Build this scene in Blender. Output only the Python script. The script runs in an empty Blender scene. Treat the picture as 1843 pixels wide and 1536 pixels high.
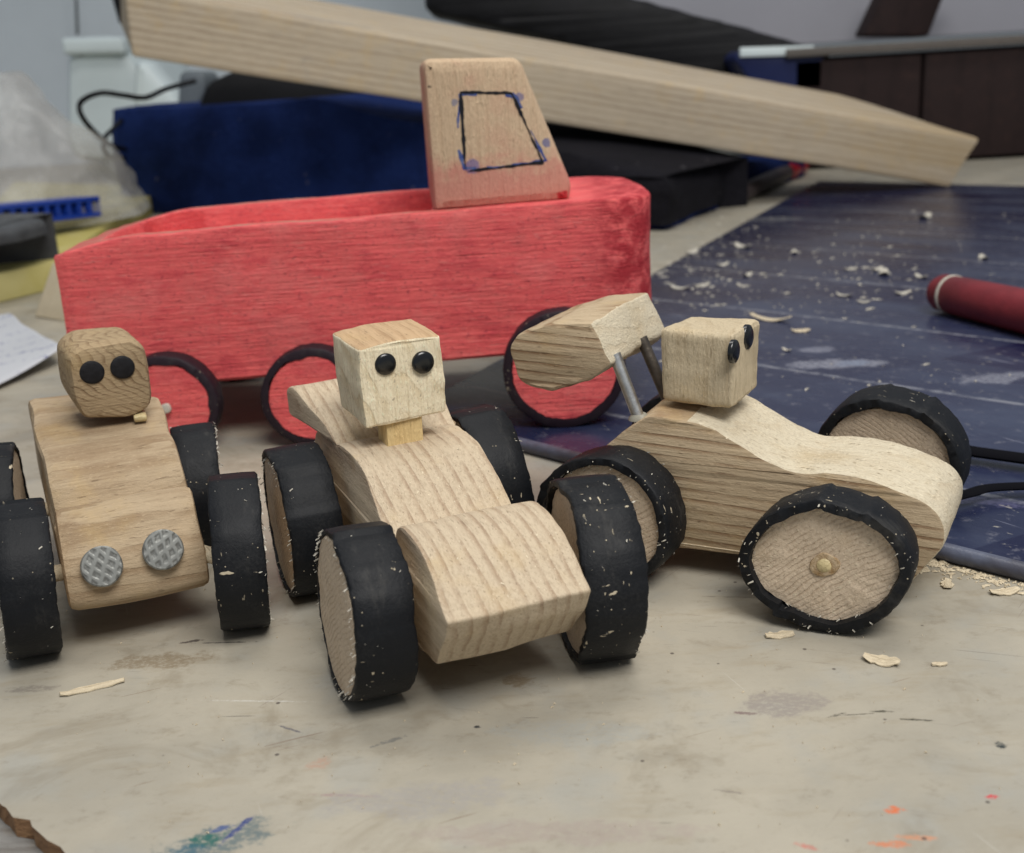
import bpy, bmesh, math, random
from math import sin, cos, radians as R, pi, tan, sqrt
from mathutils import Vector as V, Matrix, noise, geometry

sc = bpy.context.scene
col = sc.collection
S = 0.01                                     # everything below is written in centimetres

# ------------------------------------------------------------------ camera
FPX, PIT, ROLL, HC = 2100.0, R(17), R(3.4), 10.7
CP = V((0, 0, HC))
_R = V((1, 0, 0)); _F = V((0, cos(PIT), -sin(PIT))); _D = V((0, -sin(PIT), -cos(PIT)))
right = _R * cos(ROLL) + _D * sin(ROLL)
down = -_R * sin(ROLL) + _D * cos(ROLL)
cam = bpy.data.cameras.new('camera')
co = bpy.data.objects.new('camera', cam); col.objects.link(co)
m3 = Matrix((right, -down, -_F)).transposed()
co.matrix_world = Matrix.Translation(CP * S) @ m3.to_4x4()
cam.sensor_width = 36; cam.lens = FPX / 1843 * 36
cam.clip_start = 0.01; cam.clip_end = 60
cam.dof.use_dof = True; cam.dof.focus_distance = 0.235; cam.dof.aperture_fstop = 27
sc.camera = co

# ------------------------------------------------------------------ light
w = bpy.data.worlds.new('World'); sc.world = w; w.use_nodes = True
w.node_tree.nodes['Background'].inputs[0].default_value = (0.80, 0.88, 1.0, 1)
w.node_tree.nodes['Background'].inputs[1].default_value = 0.36

def area(name, loc, target, sx, sy, power, colour):
    l = bpy.data.lights.new(name, 'AREA'); l.shape = 'RECTANGLE'
    l.size = sx * S; l.size_y = sy * S; l.energy = power; l.color = colour
    o = bpy.data.objects.new(name, l); col.objects.link(o)
    o.location = V(loc) * S
    o.rotation_euler = (V(target) - V(loc)).to_track_quat('-Z', 'Y').to_euler()
area('ceiling_lamp', (10, 60, 130), (0, 30, 0), 110, 40, 9.0, (1.0, 0.965, 0.91))
area('room_lamp', (28, -30, 95), (0, 28, 3), 60, 45, 14.0, (1.0, 0.97, 0.93))
sc.view_settings.view_transform = 'Standard'
sc.view_settings.look = 'None'
sc.view_settings.exposure = -0.28
sc.render.engine = 'CYCLES'

# ------------------------------------------------------------------ picking points on the bench
def ray(u, v):
    return (right * (u - 921.5) + down * (v - 768)) / FPX + _F
def az(u, v, z=0.0):
    d = ray(u, v); return CP + d * ((z - HC) / d.z)
def ay(u, v, y):
    d = ray(u, v); return CP + d * (y / d.y)

# ------------------------------------------------------------------ helpers
def tag(o, label=None, cat=None, group=None, kind=None):
    if label: o['label'] = label
    if cat: o['category'] = cat
    if group: o['group'] = group
    if kind: o['kind'] = kind
    return o

def mesh(name, vs, fs, mat, parent=None, smooth=True, ang=35, mats=None, fmat=None):
    me = bpy.data.meshes.new(name)
    me.from_pydata([tuple(V(p) * S) for p in vs], [], fs)
    bm = bmesh.new(); bm.from_mesh(me)
    bmesh.ops.recalc_face_normals(bm, faces=bm.faces[:])
    bm.to_mesh(me); bm.free()
    if mats:
        for m in mats: me.materials.append(m)
        if fmat:
            for p, i in zip(me.polygons, fmat): p.material_index = i
    else:
        me.materials.append(mat)
    if smooth:
        me.shade_smooth()
        me.set_sharp_from_angle(angle=R(ang))
    o = bpy.data.objects.new(name, me); col.objects.link(o)
    if parent: o.parent = parent
    return o

def empty(name, loc, rz=0):
    o = bpy.data.objects.new(name, None); col.objects.link(o)
    o.empty_display_size = 0.01
    o.location = V(loc) * S; o.rotation_euler = (0, 0, rz)
    return o

def world_place(o, parent, M):
    """M is the wanted world matrix, translation in cm"""
    Mw = M.copy(); Mw.translation = M.translation * S
    o.parent = parent
    if parent:
        P = Matrix.Translation(parent.location) @ parent.rotation_euler.to_matrix().to_4x4()
        o.matrix_basis = P.inverted() @ Mw
    else:
        o.matrix_basis = Mw

def nz(p, f, seed=0.0):
    return noise.noise(V((p[0] * f + seed, p[1] * f + seed * 1.7, p[2] * f - seed)))

def round_poly(pts, r, n=4):
    """pts: [(a,b[,r])] closed; rounds corners"""
    out = []; N = len(pts)
    for i in range(N):
        p = V(pts[i][:2]); a = V(pts[i - 1][:2]); b = V(pts[(i + 1) % N][:2])
        rr = pts[i][2] if len(pts[i]) > 2 else r
        la, lb = (a - p).length, (b - p).length
        k = min(rr, la * .45, lb * .45)
        p0 = p + (a - p) * (k / la); p1 = p + (b - p) * (k / lb)
        if k < 1e-3: out.append(p); continue
        for j in range(n + 1):
            t = j / n; out.append(p0 * (1 - t) ** 2 + p * 2 * t * (1 - t) + p1 * t * t)
    return out

def resample(pts, step):
    out = []; N = len(pts)
    for i in range(N):
        a, b = pts[i], pts[(i + 1) % N]
        L = (b - a).length; k = max(1, int(math.ceil(L / step)))
        for j in range(k): out.append(a + (b - a) * (j / k))
    res = []
    for p in out:
        if not res or (p - res[-1]).length > step * .12: res.append(p)
    return res

def inset(pts, d):
    N = len(pts); out = []
    A = sum(pts[i].x * pts[(i + 1) % N].y - pts[(i + 1) % N].x * pts[i].y for i in range(N))
    sg = 1 if A > 0 else -1
    for i in range(N):
        t = pts[(i + 1) % N] - pts[i - 1]
        t = t / (t.length + 1e-9)
        n = V((-t.y, t.x)) * sg
        out.append(pts[i] + n * d)
    return out

def loft(name, profile, w0, w1, mat, parent=None, plane='xz', r=.09, step=.16, corner=.12,
         amp=.025, seed=0, ang=32, taper=None, rough=.006, nsec=None):
    """Sawn block: profile in a plane, extruded with softened edges and hand made unevenness."""
    pr = resample(round_poly(profile, corner), step)
    ns = nsec or max(3, int((w1 - w0) / .3))
    secs = [(w0, r), (w0 + .25 * r, .35 * r), (w0 + r, 0)]
    for i in range(1, ns): secs.append((w0 + r + (w1 - w0 - 2 * r) * i / ns, 0))
    secs += [(w1 - r, 0), (w1 - .25 * r, .35 * r), (w1, r)]
    vs = []; N = len(pr)
    for (c, d) in secs:
        q = inset(pr, d) if d else pr
        for p in q:
            a, b = p.x, p.y; cc = c
            P = (a, cc, b) if plane == 'xz' else (cc, a, b)
            if taper: P = taper(*P)
            e = V((nz(P, .7, seed + 3), nz(P, .7, seed + 31), nz(P, .7, seed + 57))) * amp
            e += V((nz(P, 4, seed + 5), nz(P, 4, seed + 37), nz(P, 4, seed + 77))) * rough
            vs.append(V(P) + e)
    fs = []
    for s in range(len(secs) - 1):
        for i in range(N):
            j = (i + 1) % N
            fs.append((s * N + i, s * N + j, (s + 1) * N + j, (s + 1) * N + i))
    for base in (0, (len(secs) - 1) * N):
        tri = geometry.tessellate_polygon([[V((vs[base + i][0], vs[base + i][2], 0)) if plane == 'xz' else V((vs[base + i][1], vs[base + i][2], 0)) for i in range(N)]])
        for t in tri: fs.append(tuple(base + k for k in t))
    return mesh(name, vs, fs, mat, parent, ang=ang)

def hexa(name, c, mat, parent=None, bev=.15, seg=2, amp=0.0, cuts=0, seed=0, ang=35):
    """8 corners: bottom 4 (ccw), top 4"""
    me = bpy.data.meshes.new(name); bm = bmesh.new()
    v = [bm.verts.new(V(p)) for p in c]
    for f in ((0, 3, 2, 1), (4, 5, 6, 7), (0, 1, 5, 4), (1, 2, 6, 5), (2, 3, 7, 6), (3, 0, 4, 7)):
        bm.faces.new([v[i] for i in f])
    if bev: bmesh.ops.bevel(bm, geom=bm.edges[:], offset=bev, segments=seg, profile=.6, affect='EDGES')
    if cuts: bmesh.ops.subdivide_edges(bm, edges=[e for e in bm.edges if e.calc_length() > bev * 3], cuts=cuts, use_grid_fill=True)
    if amp:
        for q in bm.verts:
            q.co += V((nz(q.co, .25, seed), nz(q.co, .25, seed + 9), nz(q.co, .25, seed + 21))) * amp
    bmesh.ops.recalc_face_normals(bm, faces=bm.faces[:])
    for q in bm.verts: q.co *= S
    bm.to_mesh(me); bm.free(); me.materials.append(mat)
    me.shade_smooth(); me.set_sharp_from_angle(angle=R(ang))
    o = bpy.data.objects.new(name, me); col.objects.link(o)
    if parent: o.parent = parent
    return o

def boxc(x0, x1, y0, y1, z0, z1):
    return [(x0, y0, z0), (x1, y0, z0), (x1, y1, z0), (x0, y1, z0), (x0, y0, z1), (x1, y0, z1), (x1, y1, z1), (x0, y1, z1)]

def lathe(name, prof, mat, parent=None, n=32, jit=0, seed=0, ang=40):
    """prof [(radius, h)] around local +Y, h along Y"""
    vs = []; fs = []
    for (r, h) in prof:
        for i in range(n):
            a = 2 * pi * i / n
            rr = r * (1 + jit * nz((cos(a), sin(a), h), 1.3, seed))
            vs.append((rr * cos(a), h, rr * sin(a)))
    for s in range(len(prof) - 1):
        for i in range(n):
            j = (i + 1) % n
            fs.append((s * n + i, s * n + j, (s + 1) * n + j, (s + 1) * n + i))
    fs.append(tuple(range(n))); fs.append(tuple((len(prof) - 1) * n + i for i in range(n)))
    return mesh(name, vs, fs, mat, parent, ang=ang)

def tube(name, pts, r, mat, parent=None, n=10, sub=8, flat=1.0):
    P = [V(p) for p in pts]; cur = []
    for i in range(len(P) - 1):
        p0 = P[max(i - 1, 0)]; p1 = P[i]; p2 = P[i + 1]; p3 = P[min(i + 2, len(P) - 1)]
        for j in range(sub):
            t = j / sub
            cur.append(.5 * ((2 * p1) + (p2 - p0) * t + (2 * p0 - 5 * p1 + 4 * p2 - p3) * t * t + (3 * p1 - p0 - 3 * p2 + p3) * t ** 3))
    cur.append(P[-1]); vs = []; fs = []
    for i, c in enumerate(cur):
        t = (cur[min(i + 1, len(cur) - 1)] - cur[max(i - 1, 0)]).normalized()
        up = V((0, 0, 1)) if abs(t.z) < .95 else V((1, 0, 0))
        a = t.cross(up).normalized(); b = a.cross(t)
        rr = r[min(i * len(r) // len(cur), len(r) - 1)] if isinstance(r, (list, tuple)) else r
        for k in range(n):
            q = 2 * pi * k / n
            vs.append(c + a * cos(q) * rr + b * sin(q) * rr * flat)
    for i in range(len(cur) - 1):
        for k in range(n):
            l = (k + 1) % n
            fs.append((i * n + k, i * n + l, (i + 1) * n + l, (i + 1) * n + k))
    fs.append(tuple(range(n))); fs.append(tuple((len(cur) - 1) * n + k for k in range(n)))
    return mesh(name, vs, fs, mat, parent, ang=50)

# ------------------------------------------------------------------ materials
def lin(r, g, b):
    f = lambda c: c / 255 / 12.92 if c <= 10 else ((c / 255 + .055) / 1.055) ** 2.4
    return (f(r), f(g), f(b), 1)

class M:
    def __init__(s, name, rough=.6, spec=.3):
        s.m = bpy.data.materials.new(name); s.m.use_nodes = True
        s.t = s.m.node_tree; s.b = s.t.nodes['Principled BSDF']
        s.b.inputs['Roughness'].default_value = rough
        s.b.inputs['Specular IOR Level'].default_value = spec
        tc = s.n('ShaderNodeTexCoord')
        s.co = s.map(tc.outputs['Object'], (100, 100, 100))
    def n(s, typ, **k):
        x = s.t.nodes.new(typ)
        for a, v in k.items(): setattr(x, a, v)
        return x
    def l(s, a, b): s.t.links.new(a, b)
    def map(s, src, scale=(1, 1, 1), loc=(0, 0, 0), rot=(0, 0, 0)):
        x = s.n('ShaderNodeMapping'); s.l(src, x.inputs[0])
        x.inputs['Scale'].default_value = scale; x.inputs['Location'].default_value = loc
        x.inputs['Rotation'].default_value = rot
        return x.outputs[0]
    def noise(s, src, scale, detail=4, rough=.55, dist=0, colour=False):
        x = s.n('ShaderNodeTexNoise'); s.l(src, x.inputs['Vector'])
        x.inputs['Scale'].default_value = scale; x.inputs['Detail'].default_value = detail
        x.inputs['Roughness'].default_value = rough; x.inputs['Distortion'].default_value = dist
        return x.outputs['Color' if colour else 'Fac']
    def math(s, op, a, b=None, c=None, clamp=False):
        x = s.n('ShaderNodeMath', operation=op); x.use_clamp = clamp
        for i, v in enumerate((a, b, c)):
            if v is None: continue
            if isinstance(v, (int, float)): x.inputs[i].default_value = v
            else: s.l(v, x.inputs[i])
        return x.outputs[0]
    def dot(s, a, v):
        x = s.n('ShaderNodeVectorMath', operation='DOT_PRODUCT'); s.l(a, x.inputs[0]); x.inputs[1].default_value = v
        return x.outputs['Value']
    def ss(s, v, lo, hi):
        x = s.n('ShaderNodeMapRange', interpolation_type='SMOOTHSTEP'); s.l(v, x.inputs[0])
        x.inputs[1].default_value = lo; x.inputs[2].default_value = hi
        return x.outputs[0]
    def mix(s, fac, a, b, mode='MIX'):
        x = s.n('ShaderNodeMix', data_type='RGBA', blend_type=mode)
        for i, v in ((0, fac), (6, a), (7, b)):
            if isinstance(v, (int, float)): x.inputs[i].default_value = v
            elif isinstance(v, tuple): x.inputs[i].default_value = v
            else: s.l(v, x.inputs[i])
        return x.outputs[2]
    def colour(s, c):
        if isinstance(c, tuple): s.b.inputs['Base Color'].default_value = c
        else: s.l(c, s.b.inputs['Base Color'])
    def bump(s, h, dist=.02, strength=1.0):
        x = s.n('ShaderNodeBump'); x.inputs['Strength'].default_value = strength
        x.inputs['Distance'].default_value = dist * S
        s.l(h, x.inputs['Height']); s.l(x.outputs[0], s.b.inputs['Normal'])

def wood(name, light, dark, grain=(1, 0, 0), ring=(0, 1, 0), period=.24, con=.6, fuzz=.3, warp=.35,
         seed=0.0, endgrain=False, tint=None, rough=.75, pores=.5, sharp=(.45, .9), post=None, long=1.0):
    m = M(name, rough, .22)
    co_ = m.map(m.co, (1, 1, 1), (seed, seed * .6, -seed))
    g = grain
    st = tuple(.5 if abs(k) > .5 else 9 for k in g)
    wv = m.noise(m.map(co_, tuple(.12 if abs(k) > .5 else .6 for k in g)), 1, 3)
    ph = m.math('ADD', m.math('DIVIDE', m.dot(co_, ring), period), m.math('MULTIPLY', wv, warp / period * 4))
    fr = m.math('FRACT', ph)
    up = m.ss(fr, sharp[0], sharp[1]); dn = m.math('SUBTRACT', 1.0, m.ss(fr, .93, 1.0))
    rg = m.math('MULTIPLY', up, dn)
    br = m.noise(m.map(co_, tuple(.6 * long if abs(k) > .5 else 2.2 * long ** .3 for k in g)), 1, 3)
    rg = m.math('MULTIPLY', rg, m.ss(br, .3, .62))
    fib = m.noise(m.map(co_, st), 2.0, 5, .65)
    blot = m.noise(co_, .8, 4, .6)
    c = m.mix(m.math('MULTIPLY', rg, con), light, dark)
    c = m.mix(m.math('MULTIPLY', m.ss(fib, .42, .75), .38), c, tuple(x * .68 for x in dark[:3]) + (1,))
    c = m.mix(m.math('MULTIPLY', m.ss(blot, .5, .8), .35), c, tint or lin(196, 166, 112))
    pale = tuple(min(1, x * 1.22) for x in light[:3]) + (1,)
    fz = m.noise(m.map(co_, (1, 1, 1) if endgrain else tuple(1.2 if abs(k) > .5 else 3 for k in g)), 7, 5, .7)
    c = m.mix(m.math('MULTIPLY', m.ss(fz, .52, .72), min(1, .3 + fuzz)), c, pale)
    pr = m.noise(m.map(co_, tuple(2.2 * long if abs(k) > .5 else 16 for k in g)), 1.6, 2, .5)
    c = m.mix(m.math('MULTIPLY', m.ss(pr, .63, .72), pores), c, tuple(x * .45 for x in dark[:3]) + (1,))
    if post: c = post(m, c)
    m.colour(c)
    h = m.math('ADD', m.math('MULTIPLY', fib, .6), m.math('MULTIPLY', fz, .6 + fuzz * 1.3))
    h = m.math('SUBTRACT', h, m.math('MULTIPLY', rg, .35))
    m.bump(h, .02 + .012 * fuzz)
    return m.m

W_M = wood('wood_middle', lin(200, 183, 157), lin(150, 122, 98), (1, 0, 0), (0, 1, .12), .25, .6, .3, .1, 3)
W_TOP = wood('wood_head_top', lin(196, 166, 130), lin(160, 126, 92), (1, 0, 0), (0, 1, 0), .3, .5, .1, .2, 9)
W_MH = wood('wood_middle_head', lin(250, 236, 204), lin(206, 176, 124), (0, 0, 1), (0, 1, .6), .5, .4, .6, .4, 8, pores=.3, tint=lin(214, 190, 140))
W_L = wood('wood_left', lin(178, 158, 130), lin(128, 102, 74), (0, 1, 0), (.25, 0, 1), .34, .6, .25, .3, 13, sharp=(.2, .85))
W_LH = wood('wood_left_head', lin(170, 148, 116), lin(112, 86, 60), (0, 1, -.5), (0, .55, .8), .15, .6, .25, .4, 17)
W_R = wood('wood_right', lin(190, 170, 140), lin(134, 104, 76), (1, 0, 0), (.04, 0, 1), .22, .85, .15, .05, 23)
W_RF = wood('wood_right_sawn', lin(224, 212, 186), lin(186, 160, 122), (1, 0, 0), (0, .2, 1), .5, .25, 1.0, .4, 29)
W_RH = wood('wood_right_head', lin(204, 188, 158), lin(156, 132, 98), (0, 0, 1), (1, .3, 0), .5, .3, .5, .4, 31)
W_END = wood('wood_end_grain', lin(208, 190, 166), lin(160, 134, 108), (0, 1, 0), (.6, 0, .8), .1, .45, .35, .12, 37, endgrain=True, tint=lin(186, 160, 126))
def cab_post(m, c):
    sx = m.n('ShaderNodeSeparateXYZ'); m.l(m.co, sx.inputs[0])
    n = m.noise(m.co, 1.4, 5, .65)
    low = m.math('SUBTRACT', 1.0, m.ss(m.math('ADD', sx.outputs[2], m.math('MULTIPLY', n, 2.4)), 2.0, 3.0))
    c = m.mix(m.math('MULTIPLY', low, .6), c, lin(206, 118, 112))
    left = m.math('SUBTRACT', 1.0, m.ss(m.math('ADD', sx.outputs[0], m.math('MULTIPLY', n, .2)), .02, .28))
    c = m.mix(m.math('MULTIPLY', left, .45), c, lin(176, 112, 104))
    for (u, v, r, cc, k) in ((1015, 356, .22, lin(196, 44, 56), .9), (1010, 275, .16, lin(40, 60, 130), .9), (985, 258, .14, lin(70, 90, 150), .7), (818, 185, .12, lin(90, 110, 150), .6), (772, 158, .07, lin(50, 40, 40), .9), (935, 175, .14, lin(60, 80, 150), .6), (850, 300, .25, lin(70, 90, 160), .6)):
        p = ay(u, v, 35.5) - CABO
        q = m.n('ShaderNodeVectorMath', operation='DISTANCE'); m.l(m.co, q.inputs[0]); q.inputs[1].default_value = p
        d = m.math('ADD', q.outputs['Value'], m.math('MULTIPLY', m.math('SUBTRACT', m.noise(m.co, 6, 3), .5), .2))
        c = m.mix(m.math('MULTIPLY', m.math('SUBTRACT', 1.0, m.ss(d, r * .7, r)), k), c, cc)
    return c
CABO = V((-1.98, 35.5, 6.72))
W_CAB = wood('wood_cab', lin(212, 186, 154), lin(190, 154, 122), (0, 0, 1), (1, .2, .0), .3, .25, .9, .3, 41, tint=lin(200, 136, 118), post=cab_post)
W_BEAM = wood('wood_beam', lin(202, 188, 166), lin(150, 130, 106), (1, 0, 0), (0, .12, 1), .55, .6, .1, .06, 47, pores=.25)
W_CHIP = wood('wood_chip', lin(214, 200, 172), lin(176, 154, 122), (1, 0, 0), (0, 1, 0), .3, .2, .5, .3, 53)
W_NECK = wood('wood_neck', lin(226, 200, 146), lin(190, 150, 92), (0, 0, 1), (1, 0, 0), .5, .3, .5, .3, 59)

def red_wood(name, seed=0, front=True):
    m = M(name, .62, .3)
    c0 = m.map(m.co, (1, 1, 1), (seed, 0, seed))
    st = m.noise(m.map(c0, (.35, 3, 3)), 2.2, 6, .65)
    fine = m.noise(m.map(c0, (1.2, 9, 9)), 2.0, 4, .6)
    bl = m.noise(c0, .55, 5, .6)
    c = m.mix(m.ss(st, .35, .7), lin(240, 106, 104), lin(222, 84, 88))
    c = m.mix(m.math('MULTIPLY', m.ss(bl, .48, .7), .55), c, lin(214, 106, 102))
    c = m.mix(m.math('MULTIPLY', m.ss(fine, .58, .72), .6), c, lin(222, 140, 132))
    sp = m.noise(m.map(c0, (2, 4, 4)), 3.2, 4, .7)
    c = m.mix(m.math('MULTIPLY', m.ss(sp, .56, .7), .7), c, lin(128, 34, 56))
    pt = m.noise(m.map(c0, (.5, 1, 1.2)), .9, 6, .75)
    c = m.mix(m.math('MULTIPLY', m.ss(pt, .5, .62), .4), c, lin(186, 54, 68))
    lt = m.noise(m.map(c0, (.5, .9, .9), (11, 3, 7)), .6, 5, .7)
    c = m.mix(m.math('MULTIPLY', m.ss(lt, .5, .66), .5), c, lin(236, 126, 122))
    wr = m.noise(m.map(c0, (.9, 3, 7), (5, 0, 9)), .9, 6, .75)
    c = m.mix(m.math('MULTIPLY', m.ss(wr, .58, .68), .6), c, lin(238, 132, 122))
    vg = m.noise(m.map(c0, (.25, 12, 12)), 1.0, 4, .7)
    c = m.mix(m.math('MULTIPLY', m.ss(vg, .57, .72), .22), c, lin(170, 46, 60))
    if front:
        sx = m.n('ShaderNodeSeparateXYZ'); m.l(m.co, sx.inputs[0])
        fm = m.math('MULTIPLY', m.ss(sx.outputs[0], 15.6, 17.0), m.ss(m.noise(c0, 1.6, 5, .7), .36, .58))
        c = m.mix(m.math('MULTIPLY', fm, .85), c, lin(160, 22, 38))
    m.colour(c)
    m.bump(m.math('ADD', m.math('ADD', m.math('MULTIPLY', st, .8), m.math('MULTIPLY', wr, .8)), m.math('ADD', m.math('MULTIPLY', sp, .6), vg)), .06)
    return m.m
RED = red_wood('red_paint_wood'); REDW = red_wood('red_paint_disc', 7, False)

def bare_red():
    m = M('worn_red_edge', .7, .2)
    n = m.noise(m.map(m.co, (.5, 2, 2)), 2.5, 5, .65)
    m.colour(m.mix(m.ss(n, .4, .65), lin(196, 84, 80), lin(176, 128, 112)))
    m.bump(n, .03)
    return m.m
REDEDGE = bare_red()

def rubber(name, seed=0.0, dust=.5, fleck=.5, tone=(.006, .007, .009)):
    m = M(name, .6, .22)
    c0 = m.map(m.co, (1, 1, 1), (seed, seed, 0))
    d = m.noise(c0, 1.1, 6, .7)
    g = m.noise(c0, 16, 3, .7)
    c = m.mix(m.math('MULTIPLY', m.math('MULTIPLY', m.ss(d, .42, .75), m.ss(g, .35, .7)), dust), tone + (1,), (.03, .03, .03, 1))
    big = m.noise(m.map(c0, (1, 2.5, 1), (4, 4, 4)), .55, 5, .75)
    c = m.mix(m.math('MULTIPLY', m.ss(big, .55, .72), .55), c, (.05, .048, .044, 1))
    fl = m.noise(m.map(c0, (3.2, 8, 3.2), rot=(.5, .9, .3)), 1.1, 2, .5)
    fl2 = m.noise(m.map(c0, (7, 3.4, 7), rot=(1.5, .2, .8)), 1.0, 2, .5)
    area_ = m.ss(m.noise(c0, .9, 2), .5, .62)
    f = m.math('MULTIPLY', m.math('MAXIMUM', m.ss(fl, .69, .72), m.ss(fl2, .70, .73)), area_)
    vo = m.n('ShaderNodeTexVoronoi'); m.l(c0, vo.inputs['Vector']); vo.inputs['Scale'].default_value = 5.5
    pt = m.math('SUBTRACT', 1.0, m.ss(vo.outputs['Distance'], .05, .11))
    f = m.math('MAXIMUM', f, m.math('MULTIPLY', pt, m.ss(m.noise(c0, 1.7, 3), .46, .56)))
    c = m.mix(m.math('MULTIPLY', f, fleck), c, lin(188, 176, 152))
    m.colour(c)
    rr = m.n('ShaderNodeMapRange'); m.l(d, rr.inputs[0]); rr.inputs[3].default_value = .42; rr.inputs[4].default_value = .7
    m.l(rr.outputs[0], m.b.inputs['Roughness'])
    m.bump(m.math('ADD', m.math('MULTIPLY', d, .6), m.math('ADD', m.math('MULTIPLY', g, .25), m.math('MULTIPLY', f, .4))), .03)
    return m.m
RUB = [rubber('rubber_%d' % i, i * 11.3, .6, 1.0) for i in range(4)]
RUBT = rubber('rubber_truck', 51, .6, .35, (.018, .010, .016))

def plain(name, c, rough=.5, spec=.4, var=.12, scale=1.0, bump=.01, metal=0, c2=None, alpha=None):
    m = M(name, rough, spec)
    n = m.noise(m.co, scale, 5, .6)
    d = c2 or tuple(x * (1 - var) for x in c[:3]) + (1,)
    m.colour(m.mix(m.ss(n, .3, .7), c, d))
    m.b.inputs['Metallic'].default_value = metal
    if bump: m.bump(m.noise(m.co, scale * 4, 4), bump)
    return m
STEEL = plain('steel_nail', (.72, .73, .72, 1), .42, .5, .35, 4, .006, 1).m
STEELD = plain('steel_nail_dull', (.16, .14, .12, 1), .5, .5, .4, 4, .01, .8).m
EYE = plain('eye_gloss', (.006, .007, .008, 1), .24, .6, .2, 3, 0).m
EYEM = plain('eye_matt', (.014, .014, .017, 1), .6, .3, .5, 9, .01).m
GLUE = plain('dried_glue', lin(216, 198, 150), .4, .5, .2, 4, .03).m
DUSTW = plain('white_crumb', lin(206, 200, 186), .8, .2, .15, 5, .05).m

def hatch():
    m = M('hatched_nail_head', .5, .5)
    m.b.inputs['Metallic'].default_value = .55
    def lines(rot, per):
        q = m.map(m.co, (1, 1, 1), rot=(0, rot, 0))
        sx = m.n('ShaderNodeSeparateXYZ'); m.l(q, sx.inputs[0])
        wob = m.math('MULTIPLY', m.noise(m.co, 3, 3), .12)
        fr = m.math('FRACT', m.math('DIVIDE', m.math('ADD', sx.outputs[0], wob), per))
        return m.math('MULTIPLY', m.ss(fr, .1, .4), m.math('SUBTRACT', 1, m.ss(fr, .7, .95)))
    h = m.math('MULTIPLY', lines(R(42), .2), lines(R(-25), .16))
    n = m.noise(m.co, 10, 3)
    h2 = m.math('ADD', m.math('SUBTRACT', 1, h), m.math('MULTIPLY', n, .3))
    m.colour(m.mix(m.math('MULTIPLY', h, m.ss(n, .3, .6)), (.24, .245, .23, 1), (.13, .13, .12, 1)))
    m.bump(h2, .009)
    return m.m
HATCH = hatch()

def spots(m, c, lst, amt=.5, sc_=1.6):
    """stains with a shape of their own: (x, y, rx, ry, rot, colour, strength, noise scale)"""
    grit = m.noise(m.map(m.co, (1, 1.5, 1), (2, 7, 0), (0, 0, .4)), 7, 5, .75)
    for (x, y, rx, ry, rot, cc, k, ns) in lst:
        q = m.n('ShaderNodeVectorMath', operation='SUBTRACT'); m.l(m.co, q.inputs[0]); q.inputs[1].default_value = (x, y, 0)
        v = m.map(q.outputs[0], (1, 1, 1), rot=(0, 0, -rot))
        v = m.map(v, (1 / rx, 1 / ry, 0))
        ln = m.n('ShaderNodeVectorMath', operation='LENGTH'); m.l(v, ln.inputs[0])
        d = m.math('ADD', ln.outputs['Value'], m.math('MULTIPLY', m.math('SUBTRACT', m.noise(m.co, ns, 6, .75), .5), 3.0))
        f = m.math('MULTIPLY', m.math('SUBTRACT', 1.0, m.ss(d, .55, 1.05)), k)
        c = m.mix(m.math('MULTIPLY', f, m.ss(grit, .3, .56)), c, cc)
    return c

def scratches(m, c, items):
    for (rot, sc1, sc2, th, colr, k, seed) in items:
        v = m.map(m.map(m.co, (1, 1, 1), (seed, seed * .7, 0), (0, 0, rot)), (sc1, sc2, 1))
        n = m.noise(v, 1, 2, .4)
        gate = m.ss(m.noise(m.map(m.co, (1, 1, 1), (seed * 2, 0, 0)), .5, 2), .47, .62)
        f = m.math('MULTIPLY', m.math('MULTIPLY', m.ss(n, th, th + .03), gate), k)
        c = m.mix(f, c, colr)
    return c

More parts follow.
